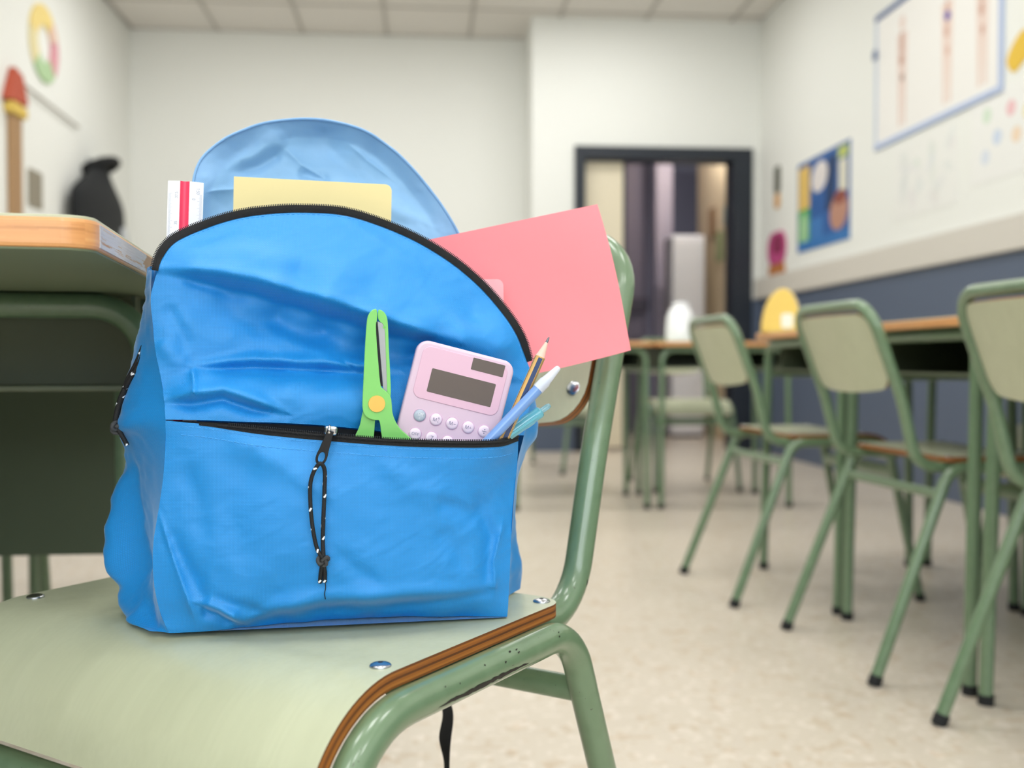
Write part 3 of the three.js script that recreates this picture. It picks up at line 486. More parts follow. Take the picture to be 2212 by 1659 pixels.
// shift a curve sideways in its own plane (to the right of its direction)
function offset(pts, d) { return pts.map((p, i) => { const a = pts[Math.max(0, i - 1)], b = pts[Math.min(pts.length - 1, i + 1)], dx = b.x - a.x, dy = b.y - a.y, l = Math.hypot(dx, dy) || 1; return V(p.x + (dy / l) * d, p.y - (dx / l) * d, p.z); }); }

const ARCH = [[-127.9, 246.9, -10], [-126, 257.7, -14], [-118.9, 269.3, -20], [-108, 277.3, -26], [-92.9, 284.8, -31], [-74.3, 291.6, -36], [-52, 296.1, -40], [-25.8, 298.1, -42], [0.8, 296.8, -42], [27.7, 290.1, -42], [54.8, 278.9, -40], [82.1, 262.8, -38], [106.2, 242.7, -36], [123.4, 222.1, -34], [135.4, 201.3, -32], [140.3, 185.7, -30]];
const MAINL = [[-127.9, 246.9, -10], [-128.3, 229.5, -8], [-127, 210.7, -6], [-125, 191.9, -4], [-121.8, 176.3, -2], [-119, 160.8, 2], [-117.3, 146.1, 6]];
const MAINR = [[140.3, 185.7, -30], [139.9, 171.9, -28], [138.5, 158.1, -25], [134.7, 144.7, -20], [130.7, 130.8, -14]];
const MAINB = [[-117.3, 146.1, 6], [-95.6, 145.7, 9], [-74.6, 144.6, 10], [-44.3, 143.3, 10], [-16.5, 141.3, 8], [11.9, 138, 2], [38.2, 134.5, -6], [71.6, 132.2, -10], [105.6, 131.2, -12], [130.7, 130.8, -14]];
const MAINC = [[-99.2, 246.7, -2], [-74.7, 242, 2], [-44.1, 234.5, 7], [-13.1, 225.3, 8], [18.4, 214.5, 5], [50.7, 206.7, -1], [84.2, 200.5, -4], [112.8, 195.8, -14], [-91.9, 269.2, -20], [-57.5, 273.2, -20], [-28.8, 270.5, -19], [6.6, 264.6, -18], [36.1, 255.3, -18], [66.1, 239.2, -19], [93.6, 219.5, -22], [-28.7, 246.4, -4], [18.9, 232.6, -4], [51.5, 223.4, -6], [-100.1, 238.8, -9], [-76.1, 229, -15], [-45, 218.2, -24], [-13, 208.1, -28], [19.7, 197.3, -30], [53.1, 189, -30], [87, 182.3, -24], [114.9, 177.1, -26], [-105.6, 210.7, -3], [-75.7, 201.5, -8], [-44.8, 195.3, -11], [-13.1, 189.6, -13], [19.3, 184, -16], [52.7, 179.6, -20], [-101.4, 180.9, -4], [-75.8, 181.8, -8], [-44.9, 180.8, -10], [-13.2, 179.1, -12], [19.2, 176.4, -15], [-95.7, 167, 7], [-68.6, 168.5, 8], [-38.1, 166.8, 8], [-7.1, 165, 6], [18.4, 162.5, 2], [51.6, 152.7, -9], [85.6, 148.8, -14], [113.5, 148.4, -18], [-95.6, 154.7, 9], [-68.5, 152.9, 10], [-38.1, 152.7, 10]];
const POCKT = [[-117.4, 145.4, 6], [-104.5, 144.2, 9], [-89.5, 142.6, 11], [-56.1, 137.4, 17], [-16.6, 133.1, 21], [32.8, 129.1, 28], [80.9, 127.4, 32], [108.7, 127.5, 25], [119, 128, 5], [124.8, 128.5, -5]];
const POCKL = [[-117.4, 145.4, 6], [-117.9, 129.9, 5], [-119.6, 105.1, 5], [-123.3, 80.4, 5], [-126.2, 61.6, 4], [-126, 36.5, 3], [-122.1, 13.7, 0], [-117, 1, -1]];
const POCKR = [[124.8, 128.5, -5], [123.5, 112.3, -2], [120.1, 86.2, 2], [118, 53, 2], [116.7, 19.3, 0], [116.2, 1, -3]];
const POCKB = [[-117, 1, -1], [-97.3, 1.2, 0], [-70, 1.6, -4], [-39.1, 2.4, -7], [-13.9, 3, -9], [18.1, 3.2, -9], [50.6, 3, -8], [83.7, 2, -6], [116.2, 1, -3]];
const POCKC = [[-89.3, 117.8, 14], [-89.4, 71.8, 16], [-93, 30.9, 12], [-43.9, 117.8, 22], [-44, 71.9, 25], [-44.5, 29.9, 17], [1.6, 101.9, 27], [1.4, 61.4, 27], [1.6, 24.8, 17], [48.1, 104, 28], [48.2, 59.5, 25], [49.1, 22.3, 15], [90.8, 102, 22], [91.1, 56.4, 17], [92.1, 19.1, 9], [-69.4, 10, 9], [-32.6, 12, 9], [17.7, 12, 8], [66.3, 11, 6]];
const bag = thing('backpack', 'bright blue fabric backpack standing open on the green chair seat', 'backpack', [-0.0574, SEAT + 0.0005, -0.7143], 5.92 * DEG);
const tMain = tps([...ARCH, ...MAINL, ...MAINR, ...MAINB, ...MAINC]), tPock = tps([...POCKT, ...POCKL, ...POCKR, ...POCKB, ...POCKC]);
const cMain = creases([
  [[[-122, 246], [-95, 243], [-60, 236], [-10, 222], [35, 208], [80, 198]], 6, 5, 'f'],
  [[[-124, 200], [-112, 186], [-100, 181]], 2.2, 6, 'r'], [[[-101, 182], [-99, 172], [-97, 160]], 5, 3.2, 's'], [[[-118, 158], [-100, 160], [-80, 163], [-60, 156], [-40, 150]], 4.6, 4, 'f'],
  [[[-100, 181], [-60, 183.5], [-10, 181], [40, 177]], 4, 3.6, 'f'], [[[-112, 262], [-70, 262], [-30, 255], [10, 244]], 1.6, 10, 'r'], [[[20, 285], [45, 262], [75, 232], [110, 205]], -2.2, 11, 'r'], [[[-10, 293], [30, 270], [70, 243]], 1.4, 8, 'r'],
  [[[-120, 225], [-108, 205], [-104, 188]], -2, 6, 'r'], [[[-60, 212], [-30, 196], [-5, 186]], 1.2, 5, 'r'], [[[-2, 187], [4, 182], [10, 178]], -2, 2.5, 's'], [[[60, 186], [95, 178], [130, 170]], 2, 5, 'f'],
]);
const cPock = creases([
  [[[-122, 84], [-113, 55], [-103, 26], [-98, 6]], 3.4, 5, 's'], [[[-121, 78], [-106, 48], [-92, 24]], -2.4, 7, 'r'], [[[-96, 22], [-84, 17], [-70, 7]], 3.6, 4, 'f'], [[[-92, 26], [-70, 20], [-50, 14]], -2, 5, 'r'],
  [[[-70, 6], [-45, 14], [-15, 19], [30, 20], [70, 21], [100, 24]], 3.2, 6, 'f'], [[[90, 98], [102, 60], [98, 20]], -2.6, 6, 'r'], [[[112, 74], [104, 44], [106, 14]], 2.4, 4, 's'], [[[58, 92], [80, 82], [98, 72]], -1.8, 6, 'r'], [[[60, 70], [76, 56], [84, 34]], -1.6, 7, 'r'],
  [[[-80, 138], [-40, 116], [-5, 92]], 1.6, 9, 'r'], [[[-60, 130], [-75, 90], [-62, 40]], -1.5, 12, 'r'], [[[-8, 60], [6, 45], [26, 32]], -1.7, 6, 'r'], [[[20, 120], [50, 98], [80, 88]], 1.3, 8, 'r'], [[[-108, 120], [-98, 96], [-90, 60]], -1.2, 8, 'r'],
]);
const ridged = (x, y) => 1 - Math.abs(2 * fbm(x, y) - 1);
const rough2 = (u, v) => 2.2 * (fbm(u / 40 + 3, v / 30 + 1) - 0.5) + 0.7 * (Math.pow(ridged((u + 0.7 * v) / 46 + 2, (v - 0.6 * u) / 22 + 5), 3) - 0.5) + 0.2 * (fbm(u / 11 + 7, v / 11) - 0.5);
const wMain = (u, v) => tMain(u, v) + 1.35 * cMain(u, v) + rough2(u, v), wPock = (u, v) => tPock(u, v) + 1.5 * cPock(u, v) + rough2(u + 50, v);
const zipLine = sampled(ARCH, 240), fabTop = offset(zipLine, 4.2), asPts = (l) => l.map((p) => [p.x, p.y, p.z]);
{
  const LB = [[fabTop[0].x, fabTop[0].y], ...MAINL.slice(1)], RB = [[fabTop[240].x, fabTop[240].y], ...MAINR.slice(1)];
  part('front_panel', cloth(asPts(fabTop.filter((_, i) => i % 4 === 0)), MAINB, LB, RB, 200, 130, wMain), M.fabric, bag);
  part('front_pocket', cloth(POCKT, POCKB, POCKL, POCKR, 200, 130, wPock), M.fabric, bag);
  // hem turned in along the upper lip of the pocket opening, and a black sheet painting the shade inside the pocket
  const lip = sampled(MAINB, 80).map((p) => V(Math.min(110, Math.max(-115, p.x)), p.y, p.z));
  part('pocket_shade', [grid((s, t) => { const p = lip[Math.round(s * 80)]; return mm(p.x, p.y - 1 - t * (p.y - 8), wMain(p.x, p.y) - 1.5 - 6 * Math.sin(Math.PI * Math.min(1, t * 1.4) * 0.5) - 16 * t); }, 80, 16)], M.dark, bag, 'black sheet painting the shade inside the pocket');
  // zip tapes and teeth
  const tapeOn = (line, d0, d1, W, n) => { const a = offset(line, d0), b0 = offset(line, d1), b = a.map((p, i) => p.clone().lerp(b0[i], 0.8 + 0.2 * sm(0, 0.05, i / n) * sm(0, 0.04, 1 - i / n))); return grid((s, t) => { const i = Math.round(s * n), p = a[i].clone().lerp(b[i], t), q = b[i]; return mm(p.x, p.y, W(q.x, q.y) + 0.5 + (p.z - q.z) * 0 + 0.4 * Math.sin(t * 3)); }, n, 4); };
  const teethOn = (line, W, din, pitch) => {
    const c = new THREE.CatmullRomCurve3(line), L = c.getLength(), n = Math.floor(L / pitch), P = c.getSpacedPoints(n), out = [];
    for (let i = 1; i < n; i++) { const p = P[i], a = Math.atan2(P[i + 1].y - P[i - 1].y, P[i + 1].x - P[i - 1].x), q = V(p.x + Math.sin(a) * din, p.y - Math.cos(a) * din, 0), w = W(q.x, q.y) + 0.6; out.push(new THREE.CapsuleGeometry(0.0004, 0.0015, 2, 5).translate(0, 0, 0).rotateZ(a).translate(p.x / 1000, p.y / 1000, w / 1000)); }
    return merge(out);
  };
  const z1 = part('main_zip', tapeOn(zipLine, 0.2, 5.6, wMain, 240), M.tape, bag, 'black zip tape');
  part('zip_teeth', teethOn(zipLine, wMain, 5, 1.25), M.teeth, z1).userData.kind = 'stuff';
  part('zip_cord', sweep(offset(zipLine, 1.6).map((p, i) => mm(p.x, p.y, wMain(fabTop[i].x, fabTop[i].y) + 0.6)), 0.0009, 8), M.tape, z1);
  const pl = sampled(POCKT, 200), op = offset(pl, -3.6), up = pl.map((p, i) => p.clone().lerp(op[i], 0.12 + 0.88 * sm(-112, -50, p.x)));
  const z2 = part('pocket_zip', grid((s, t) => { const i = Math.round(17 + s * 183), a = up[i], b = pl[i].clone().add(pl[i]).sub(op[i]).lerp(pl[i], 0.7), p = a.clone().lerp(b, t); return mm(p.x, p.y, wPock(pl[i].x, pl[i].y) + 0.5); }, 200, 3), M.tape, bag, 'black zip tape');
  part('zip_teeth', teethOn(up.filter((p) => p.x < 118 && p.x > -78), wPock, 4, 1.25), M.teeth, z2).userData.kind = 'stuff';
  part('zip_cord', sweep(offset(up, 1.4).map((p, i) => mm(p.x, p.y, wPock(pl[i].x, pl[i].y) + 0.6)).slice(26), 0.0009, 8), M.tape, z2);
  // stitching
  const stitch = (line, W, len, gap) => { const c = new THREE.CatmullRomCurve3(line), L = c.getLength(), out = []; for (let d = 2; d < L - len; d += len + gap) { const a = c.getPointAt(d / L), b = c.getPointAt((d + len) / L), m = a.clone().add(b).multiplyScalar(0.5); out.push(sweep([mm(a.x, a.y, W(a.x, a.y) - 0.05), mm(m.x, m.y, W(m.x, m.y) + 0.32), mm(b.x, b.y, W(b.x, b.y) - 0.05)], 0.00022, 5)); } return merge(out); };
  for (const d of [2.6, 8.4]) part('stitching', stitch(offset(pl, d).filter((_, i) => i > 6 && i < 190), wPock, 3.6, 0.9), M.thread, bag).userData.kind = 'stuff';
  part('stitching', stitch(offset(fabTop, 2.6), wMain, 2.8, 0.8), M.thread, bag).userData.kind = 'stuff';
}
// sides, back and hood
const loft = (chains, n, m, rough) => { const cs = chains.map((c) => sampled(c, m)); return grid((s, t) => { const j = Math.round((1 - t) * m), row = new THREE.CatmullRomCurve3(cs.map((c) => c[j]), false, 'centripetal'), p = row.getPoint(s), k = rough ? rough * Math.sin(Math.PI * s) * (fbm(p.y / 22 + 4, p.z / 18) - 0.5) : 0; return mm(p.x + k, p.y, p.z + k * 0.5); }, n, m, (p) => [p.z, p.y]); };
{
  const G = [[-132.4, 249, -35], [-135, 227.9, -35], [-139.5, 208.4, -35], [-146.4, 179.2, -36], [-152.4, 153.2, -36], [-155.6, 138.3, -36], [-150.7, 129, -46], [-146.8, 105.8, -52], [-142.3, 79, -52], [-139.2, 60.8, -50], [-136.2, 43.1, -46], [-135.4, 32.2, -42], [-134.2, 21.9, -36], [-132.1, 11.2, -28], [-128.2, 3.6, -16], [-124.6, 1, -6]];
  const S = [[-135, 256.2, -78], [-138.2, 230.5, -80], [-142.6, 209.9, -82], [-147.6, 178.8, -85], [-151.2, 150.9, -88], [-154.4, 134.1, -90], [-156.4, 122.5, -86], [-159.4, 103.1, -80], [-167.4, 77.7, -78], [-171.4, 59.2, -76], [-171.8, 36.9, -74], [-170, 26.9, -74], [-163.2, 17.8, -72], [-160.6, 6.1, -66], [-149.3, 1, -38], [-131.8, 1, -10]];
  const Bk = S.map(([u, v, w], i) => [Math.max(u + 14, -156) + 4, Math.max(1, v), Math.min(w, -84) - 34]);
  const F = [...MAINL, ...POCKL.slice(1)];
  part('side_panel', loft([[...F].reverse(), [...G].reverse(), [...S].reverse(), [...Bk].reverse()], 40, 150, 9), M.fabric, bag);
  const Fr = [...MAINR, ...POCKR.slice(1)], Gr = [[138, 168, -50], [145, 156, -48], [147.8, 139, -46], [147, 128, -45], [136, 112, -45], [130, 80, -50], [128, 42, -58], [128, 15, -60], [126, 1, -60]], Sr = [[136, 166, -95], [140, 154, -95], [143, 132, -95], [140, 104, -92], [138, 62, -90], [141, 34, -90], [144, 20, -94], [145, 8, -95], [144, 1, -94]];
  part('side_panel', loft([Fr, Gr, Sr, Sr.map(([u, v, w]) => [u - 16, v, w - 28])], 30, 110, 4), M.fabric, bag);
  part('back_panel', grid((s, t) => { const v = 1 + t * 270, uL = -148 + 42 * sm(0, 270, v), uR = 128 - 28 * sm(120, 270, v), u = uL + (uR - uL) * s; return mm(u, v, -120 - 8 * Math.sin(Math.PI * s) - 3 * (fbm(u / 30, v / 30) - 0.5)); }, 40, 40), M.fabric, bag);
  part('base_panel', grid((s, t) => { const uL = -118 - 28 * t, uR = 116 + 12 * t; return mm(uL + (uR - uL) * s, 0.6, -2 - 118 * t); }, 20, 10, (p) => [p.x, p.z]), M.fabric, bag);
  // the hood: top of the back with its rim turned forward
  const H = [[-105.8, 283.4, -84], [-107, 293.8, -84], [-108.8, 307.9, -86], [-109.6, 320.8, -90], [-105.6, 338.2, -98], [-96.1, 351.5, -106], [-83.3, 362.2, -112], [-62.4, 372.6, -117], [-44.5, 377.1, -119], [-28.3, 379.1, -120], [-11.9, 379.1, -120], [6.4, 376, -119], [24.8, 368.9, -117], [43.2, 356, -114], [61.5, 337.2, -110], [76, 318.4, -106], [86.8, 301.4, -102], [95.6, 284.3, -98], [102.5, 263.7, -94], [104.5, 244.9, -90]];
  const HC2 = [[-30.4, 362.4, -132], [-48.6, 334.5, -126], [6.6, 347.8, -127], [43.1, 320.5, -114], [61.2, 305.2, -108], [-69.8, 325, -118], [-92.8, 306.7, -98], [-96.4, 323.6, -94], [-77.1, 351.1, -122], [79, 289.8, -100], [-12.2, 306.9, -108], [-62.1, 298, -106], [42.2, 289.1, -102], [-11.9, 370.6, -132], [25.3, 354.3, -128], [-12.5, 265.4, -96], [-61.7, 264.4, -95], [41.6, 266.3, -95], [-89, 277.7, -92]];
  const tH = tps([...H, ...HC2]), cH = creases([[[[-42, 370], [-60, 352], [-84, 338]], 6, 8, 'r'], [[[-44, 356], [-64, 342], [-84, 333]], -7, 5, 'r'], [[[-44, 358], [-30, 344], [-10, 332]], 5, 6, 's'], [[[-34, 338], [-20, 334], [-6, 330]], -5, 5, 'r'], [[[8, 362], [26, 346], [44, 332]], 4, 5, 's'], [[[-10, 366], [2, 350], [20, 330]], -3, 7, 'r'], [[[30, 352], [52, 326], [76, 296]], -3, 8, 'r'], [[[-100, 314], [-84, 318], [-70, 322]], 3, 3, 's'], [[[20, 320], [40, 308], [66, 298]], 2.5, 6, 'r'], [[[-40, 330], [-10, 320], [20, 322]], 2.5, 5, 'r']]);
  const wH = (u, v) => tH(u, v) + cH(u, v) + 3 * (fbm(u / 20, v / 17 + 5) - 0.5), bot = [[-101, 262, -90], [-40, 246, -120], [30, 240, -122], [106, 236, -100]];
  part('hood', cloth(H.slice(1, 19), [[-102, 258], [-40, 246], [30, 240], [102, 238]], [H[1], [-103.5, 276], [-102, 258]], [H[18], [102.5, 250], [102, 238]], 160, 110, wH), M.lining, bag, 'pale blue open top of the bag');
  const rimP = sampled(H, 140); part('hood_gusset', grid((s, t) => { const p = rimP[Math.round(s * 140)], k = 1 - 0.05 * Math.sin(Math.PI * t * 0.5); return mm(p.x * k, 250 + (p.y - 250) * k, wH(p.x, p.y) * (1 - t) + t * -158 + 2 * (fbm(s * 30, t * 3) - 0.5)); }, 140, 8), M.fabric, bag);
  part('hood_piping', sweep(rimP.map((p) => mm(p.x, p.y, wH(p.x, p.y))), 0.0011, 8), M.lining, bag);
}
// zip pulls, cords, strap
{
  const knot = (k) => new THREE.TorusKnotGeometry(0.0031 * k, 0.0017 * k, 80, 8, 2, 3);
  const z = (v) => wPock(-14, v) + 3;
  const pull = part('zip_pull', (() => { const s = new THREE.Shape(); s.moveTo(-2.3, 0); s.lineTo(2.3, 0); s.lineTo(3.2, -14); s.bezierCurveTo(4.6, -20, 3.2, -24, 0, -24); s.bezierCurveTo(-3.2, -24, -4.6, -20, -3.2, -14); s.closePath(); const h = new THREE.Path(); h.absellipse(0, -18.6, 2.1, 3.6, 0, 2 * Math.PI); s.holes.push(h); return extr(s, 1.5, 0.4).scale(0.001, 0.001, 0.001); })(), M.gun, bag, 'dark steel zip pull'); pull.position.copy(mm(-9.2, 139, 31)); pull.rotation.set(0.05, 0, -0.33);
  const sl = part('zip_slider', [new RoundedBoxGeometry(0.0085, 0.0062, 0.006, 3, 0.0018).translate(0, 0, 0), sweep([V(-0.0012, -0.0035, 0.003), V(-0.0012, -0.001, 0.0062), V(-0.0012, 0.002, 0.0055), V(-0.0012, 0.003, 0.003)], 0.0012, 8)], M.chrome, bag, 'bright steel zip slider'); sl.position.copy(mm(-9, 138.8, 25.5)); sl.rotation.z = -0.1;
  const loopPts = curve3([[-14.9, 55, 33], [-18, 60, 32], [-21, 74, 32], [-22.6, 92, 32], [-22.2, 106, 32], [-19, 114.5, 33], [-16, 117.6, 34.5], [-13.6, 114.6, 33], [-13.4, 99, 32], [-14.2, 80, 32], [-14.6, 66, 32], [-14.2, 56, 33]]).getPoints(90).map((p) => mm(p.x, p.y, Math.max(p.z, wPock(p.x, p.y) + 1.9)));
  const cd = part('pull_cord', sweep(loopPts, 0.0014, 10), M.cord, bag, 'black cord flecked with white'); const kn = part('knot', knot(0.82), M.cord, cd); kn.position.copy(mm(-14.6, 52.2, z(52) + 0.6)); kn.rotation.set(0.4, 0.2, 0.4);
  part('cord_end', sweep([mm(-15, 50, z(50)), mm(-16, 43, z(43) - 0.8), mm(-16.6, 36.5, z(36) - 1)], 0.0014, 10), M.cord, cd); part('cord_end', sweep([mm(-14, 50, z(50)), mm(-13.2, 43, z(43) - 0.6), mm(-13.4, 37, z(37) - 0.8)], 0.0014, 10), M.cord, cd);
  part('loose_thread', sweep(curve3([[-13.3, 37, z(37) - 1], [-12.8, 33, z(33) - 1], [-13.6, 29, z(29) - 1], [-13, 25, z(25) - 1.2]]).getPoints(16).map((p) => mm(p.x, p.y, p.z)), 0.0003, 6), M.tape, cd);
  const sp = part('zip_pull', sweep([mm(-131, 209.7, -20), mm(-133.2, 201, -22), mm(-135.4, 192, -25)], 0.0014, 8, { flat: 0.5 }), M.chrome, bag, 'thin steel zip pull seen edge on');
  const sc = part('pull_cord', sweep(curve3([[-134.6, 196, -25], [-140, 184, -29], [-147, 172, -34], [-150, 164, -36], [-145, 172, -31], [-137, 185, -26], [-134, 195, -24]]).getPoints(60).map((p) => mm(p.x - 1.5, p.y, p.z)), 0.0016, 10), M.cord, bag, 'black cord flecked with white');
  part('cord_end', sweep(curve3([[-150, 166, -34], [-153.5, 158, -36], [-156, 149, -37], [-157, 142, -37], [-156, 137, -37]]).getPoints(30).map((p) => mm(p.x, p.y, p.z)), 0.0021, 10), M.cord, sc); const k2 = part('knot', knot(0.9), M.cord, sc); k2.position.copy(mm(-156, 138.5, -36)); k2.rotation.set(0.5, 0.4, 0);
  part('cord_end', sweep([mm(-155, 137, -36), mm(-151.5, 131, -35), mm(-149, 126, -35)], 0.0017, 10), M.cord, sc);
  // shoulder straps behind, and the loose webbing end hanging below the seat
  for (const u of [-55, 45]) part('shoulder_strap', grid((s, t) => { const v = 30 + t * 240; return mm(u + (s - 0.5) * 45, v, -129 - 18 * Math.sin(Math.PI * t)); }, 4, 24), M.fabric, bag);
  part('strap_end', grid((s, t) => { const c = curve3([[70, 30, -135], [82, 0, -156], [86, -50, -162], [86.7, -100, -160], [92.5, -121, -160], [90, -145, -160], [91.5, -169, -160], [90, -195, -160]]).getPoint(t), tw = 0.35 + 0.9 * Math.sin(t * 9); return mm(c.x + Math.cos(tw) * (s - 0.5) * 11, c.y, c.z + Math.sin(tw) * (s - 0.5) * 11); }, 4, 60), M.strap, bag, 'black webbing strap end hanging down');
}

// ------------------------------------------------------------------ in the backpack
function inBag(name, label, cat) { const o = thing(name, label, cat); o.position.copy(bag.position); o.rotation.copy(bag.rotation); o.userData.label = label; return o; }
function place(o, u, v, w, rx = 0, ry = 0, rz = 0) {          // put a thing at bag coordinates with its own turn
  const e = new THREE.Matrix4().makeRotationY(bag.rotation.y).setPosition(bag.position), l = new THREE.Matrix4().makeRotationFromEuler(new THREE.Euler(rx, ry, rz, 'ZYX')).setPosition(mm(u, v, w));
  e.multiply(l).decompose(o.position, o.quaternion, o.scale);
}
const K = (g) => g.scale(0.001, 0.001, 0.001);
const font = await new FontLoader().loadAsync('fonts/droid/droid_sans_regular.typeface.json'), bold = await new FontLoader().loadAsync('fonts/droid/droid_sans_bold.typeface.json');
const text = (s, size, x, y, z, f = font, rot = 0, depth = 0.12) => { const g = new TextGeometry(s, { font: f, size, depth, curveSegments: 4 }); g.computeBoundingBox(); const b = g.boundingBox; g.translate(-(b.min.x + b.max.x) / 2, -(b.min.y + b.max.y) / 2, 0); if (rot) g.rotateZ(rot); return g.translate(x, y, z); };
{ // notebooks
  const yn = thing('yellow_notebook', 'pale yellow notebook with a rounded corner standing in the main compartment', 'notebook');
  const ys = new THREE.Shape(); ys.moveTo(0, 0); ys.lineTo(117.5, 0); ys.lineTo(117.5, 145); ys.absarc(112.5, 146, 5, 0, Math.PI / 2); ys.lineTo(0.5, 151); ys.closePath();
  part('cover', K(extr(ys, 0.7, 0.15)).translate(0, 0, 0.0062), std('#e8d89e', 0.65), yn); part('pages', K(extr(rr(116, 148, 3, 0.7, 0.8), 5.4)).translate(0, 0, 0.0008), std('#f3efe2', 0.8), yn); part('cover', K(extr(ys, 0.7, 0.15)), std('#e8d89e', 0.65), yn);
  place(yn, -81.8, 171.5, -76, 0, 0, -0.02);
  const pk = thing('coral_notebook', 'large coral pink notebook leaning out of the right side of the backpack', 'notebook');
  const pw = 165, ph = 119, bend = (s, t) => 7 * Math.pow(Math.max(0, s - 0.55) / 0.45, 2) * (0.4 - 0.8 * t) - 2.5 * Math.sin(Math.PI * s) + 1.2 * Math.sin(t * 5 + s * 4);
  const cover = (z) => plate((s, t) => mm(-pw + pw * s + 2.2 * Math.sin(Math.PI * t) * s, ph * t - ph + (t < 0.5 ? -2.4 * s * Math.sin(s * 3) * (1 - 2 * t) : 0), z + bend(s, t)), 30, 20, 0.0006), red = std('#f68d95', 0.7, { bumpMap: plaster, bumpScale: 0.0001 });
  const cf = part('cover', merge(cover(2.6)), red, pk), pg = part('pages', merge([0.4, 1.0, 1.6].flatMap((z) => plate((s, t) => mm(-pw + (pw - 1.2) * s, (ph - 1.4) * t - ph + 0.7, z + bend(s, t)), 24, 14, 0.0005))), std('#f6d9d8', 0.8), pk); part('cover', merge(cover(-0.2)), red, pk);
  place(pk, 201.9, 310.2, -72, 0, 0, 13 * DEG);
  const pd = thing('pink_notepad', 'small pale pink notepad peeking over the zip before the coral notebook', 'notepad');
  part('cover', K(extr(rr(80, 110, 5, -80, -110), 0.6, 0.15)).translate(0, 0, 0.0044), std('#f6b0b8', 0.65), pd); part('pages', K(extr(rr(79, 109, 4, -79.5, -109.5), 3.8)).translate(0, 0, 0.0006), std('#f7e8e8', 0.8), pd); part('cover', K(extr(rr(80, 110, 5, -80, -110), 0.6, 0.15)), std('#f6b0b8', 0.65), pd);
  place(pd, 123.2, 248.2, -62, 0, 0, 0.01);
}
{ // triangular scale ruler
  const r = thing('scale_ruler', 'white triangular scale ruler with a red groove sticking out beside the yellow notebook', 'ruler');
  const L = 250, print = (left) => canvasTex(128, 1024, (c, w, h) => {
    c.fillStyle = '#eef0f7'; c.fillRect(0, 0, w, h); c.fillStyle = '#8a90a8'; c.strokeStyle = '#8a90a8'; const mmpx = h / 62;
    const x0 = left ? 10 : w - 10, dir = left ? 1 : -1; for (let i = 0; i < 110; i++) { const y = 150 + i * 8.2; c.fillRect(Math.min(x0, x0 + dir * (i % 10 === 0 ? 46 : i % 5 === 0 ? 34 : 24)), y, i % 10 === 0 ? 46 : i % 5 === 0 ? 34 : 24, 2.2); }
    c.font = '40px sans-serif'; c.fillStyle = '#747b98'; const put = (s, x, y, rot) => { c.save(); c.translate(x, y); c.rotate(rot); c.textAlign = 'center'; c.textBaseline = 'middle'; c.fillText(s, 0, 0); c.restore(); };
    if (left) { put('37.5', 92, 170, -Math.PI / 2); put('35', 92, 505, -Math.PI / 2); } else { put('1:50', 78, 110, Math.PI / 2); put('0', 40, 210, Math.PI / 2); }
  });
  const facet = (x0, x1, z0, z1, tex, nm) => { const g = grid((s, t) => mm(x0 + (x1 - x0) * s, -L + L * t, z0 + (z1 - z0) * s), 1, 1, (p, s, t) => [s, 1 + (t - 1) * (L / 62)]); return part(nm, g, std('#ffffff', 0.45, { map: tex, side: THREE.DoubleSide }), r); };
  facet(0, 9, -2, 1.2, print(true), 'scale_face'); facet(15.6, 25.2, 1.2, -1.4, print(false), 'scale_face');
  part('groove', grid((s, t) => mm(9 + 6.6 * s, -L + L * t, 1.2 - 1.6 * Math.sin(Math.PI * s)), 10, 1), std('#ee3d63', 0.4, { side: THREE.DoubleSide }), r, 'red coloured groove');
  const sec = new THREE.Shape(); sec.moveTo(0, -2); sec.lineTo(8.8, 1.05); for (let i = 0; i <= 8; i++) sec.lineTo(9 + 0.825 * i, 1.05 - 1.6 * Math.sin((Math.PI * i) / 8)); sec.lineTo(25.2, -1.5); sec.lineTo(22, -8); sec.quadraticCurveTo(15, -10, 12.6, -20); sec.quadraticCurveTo(10, -10, 3, -8); sec.closePath();
  part('body', K(new THREE.ExtrudeGeometry(sec, { depth: L - 0.2, bevelEnabled: false })).rotateX(Math.PI / 2).translate(0, -0.0001, 0), std('#eef0f6', 0.45), r);
  place(r, -124.4, 316.9, -62, 0, 0, -0.035);
}
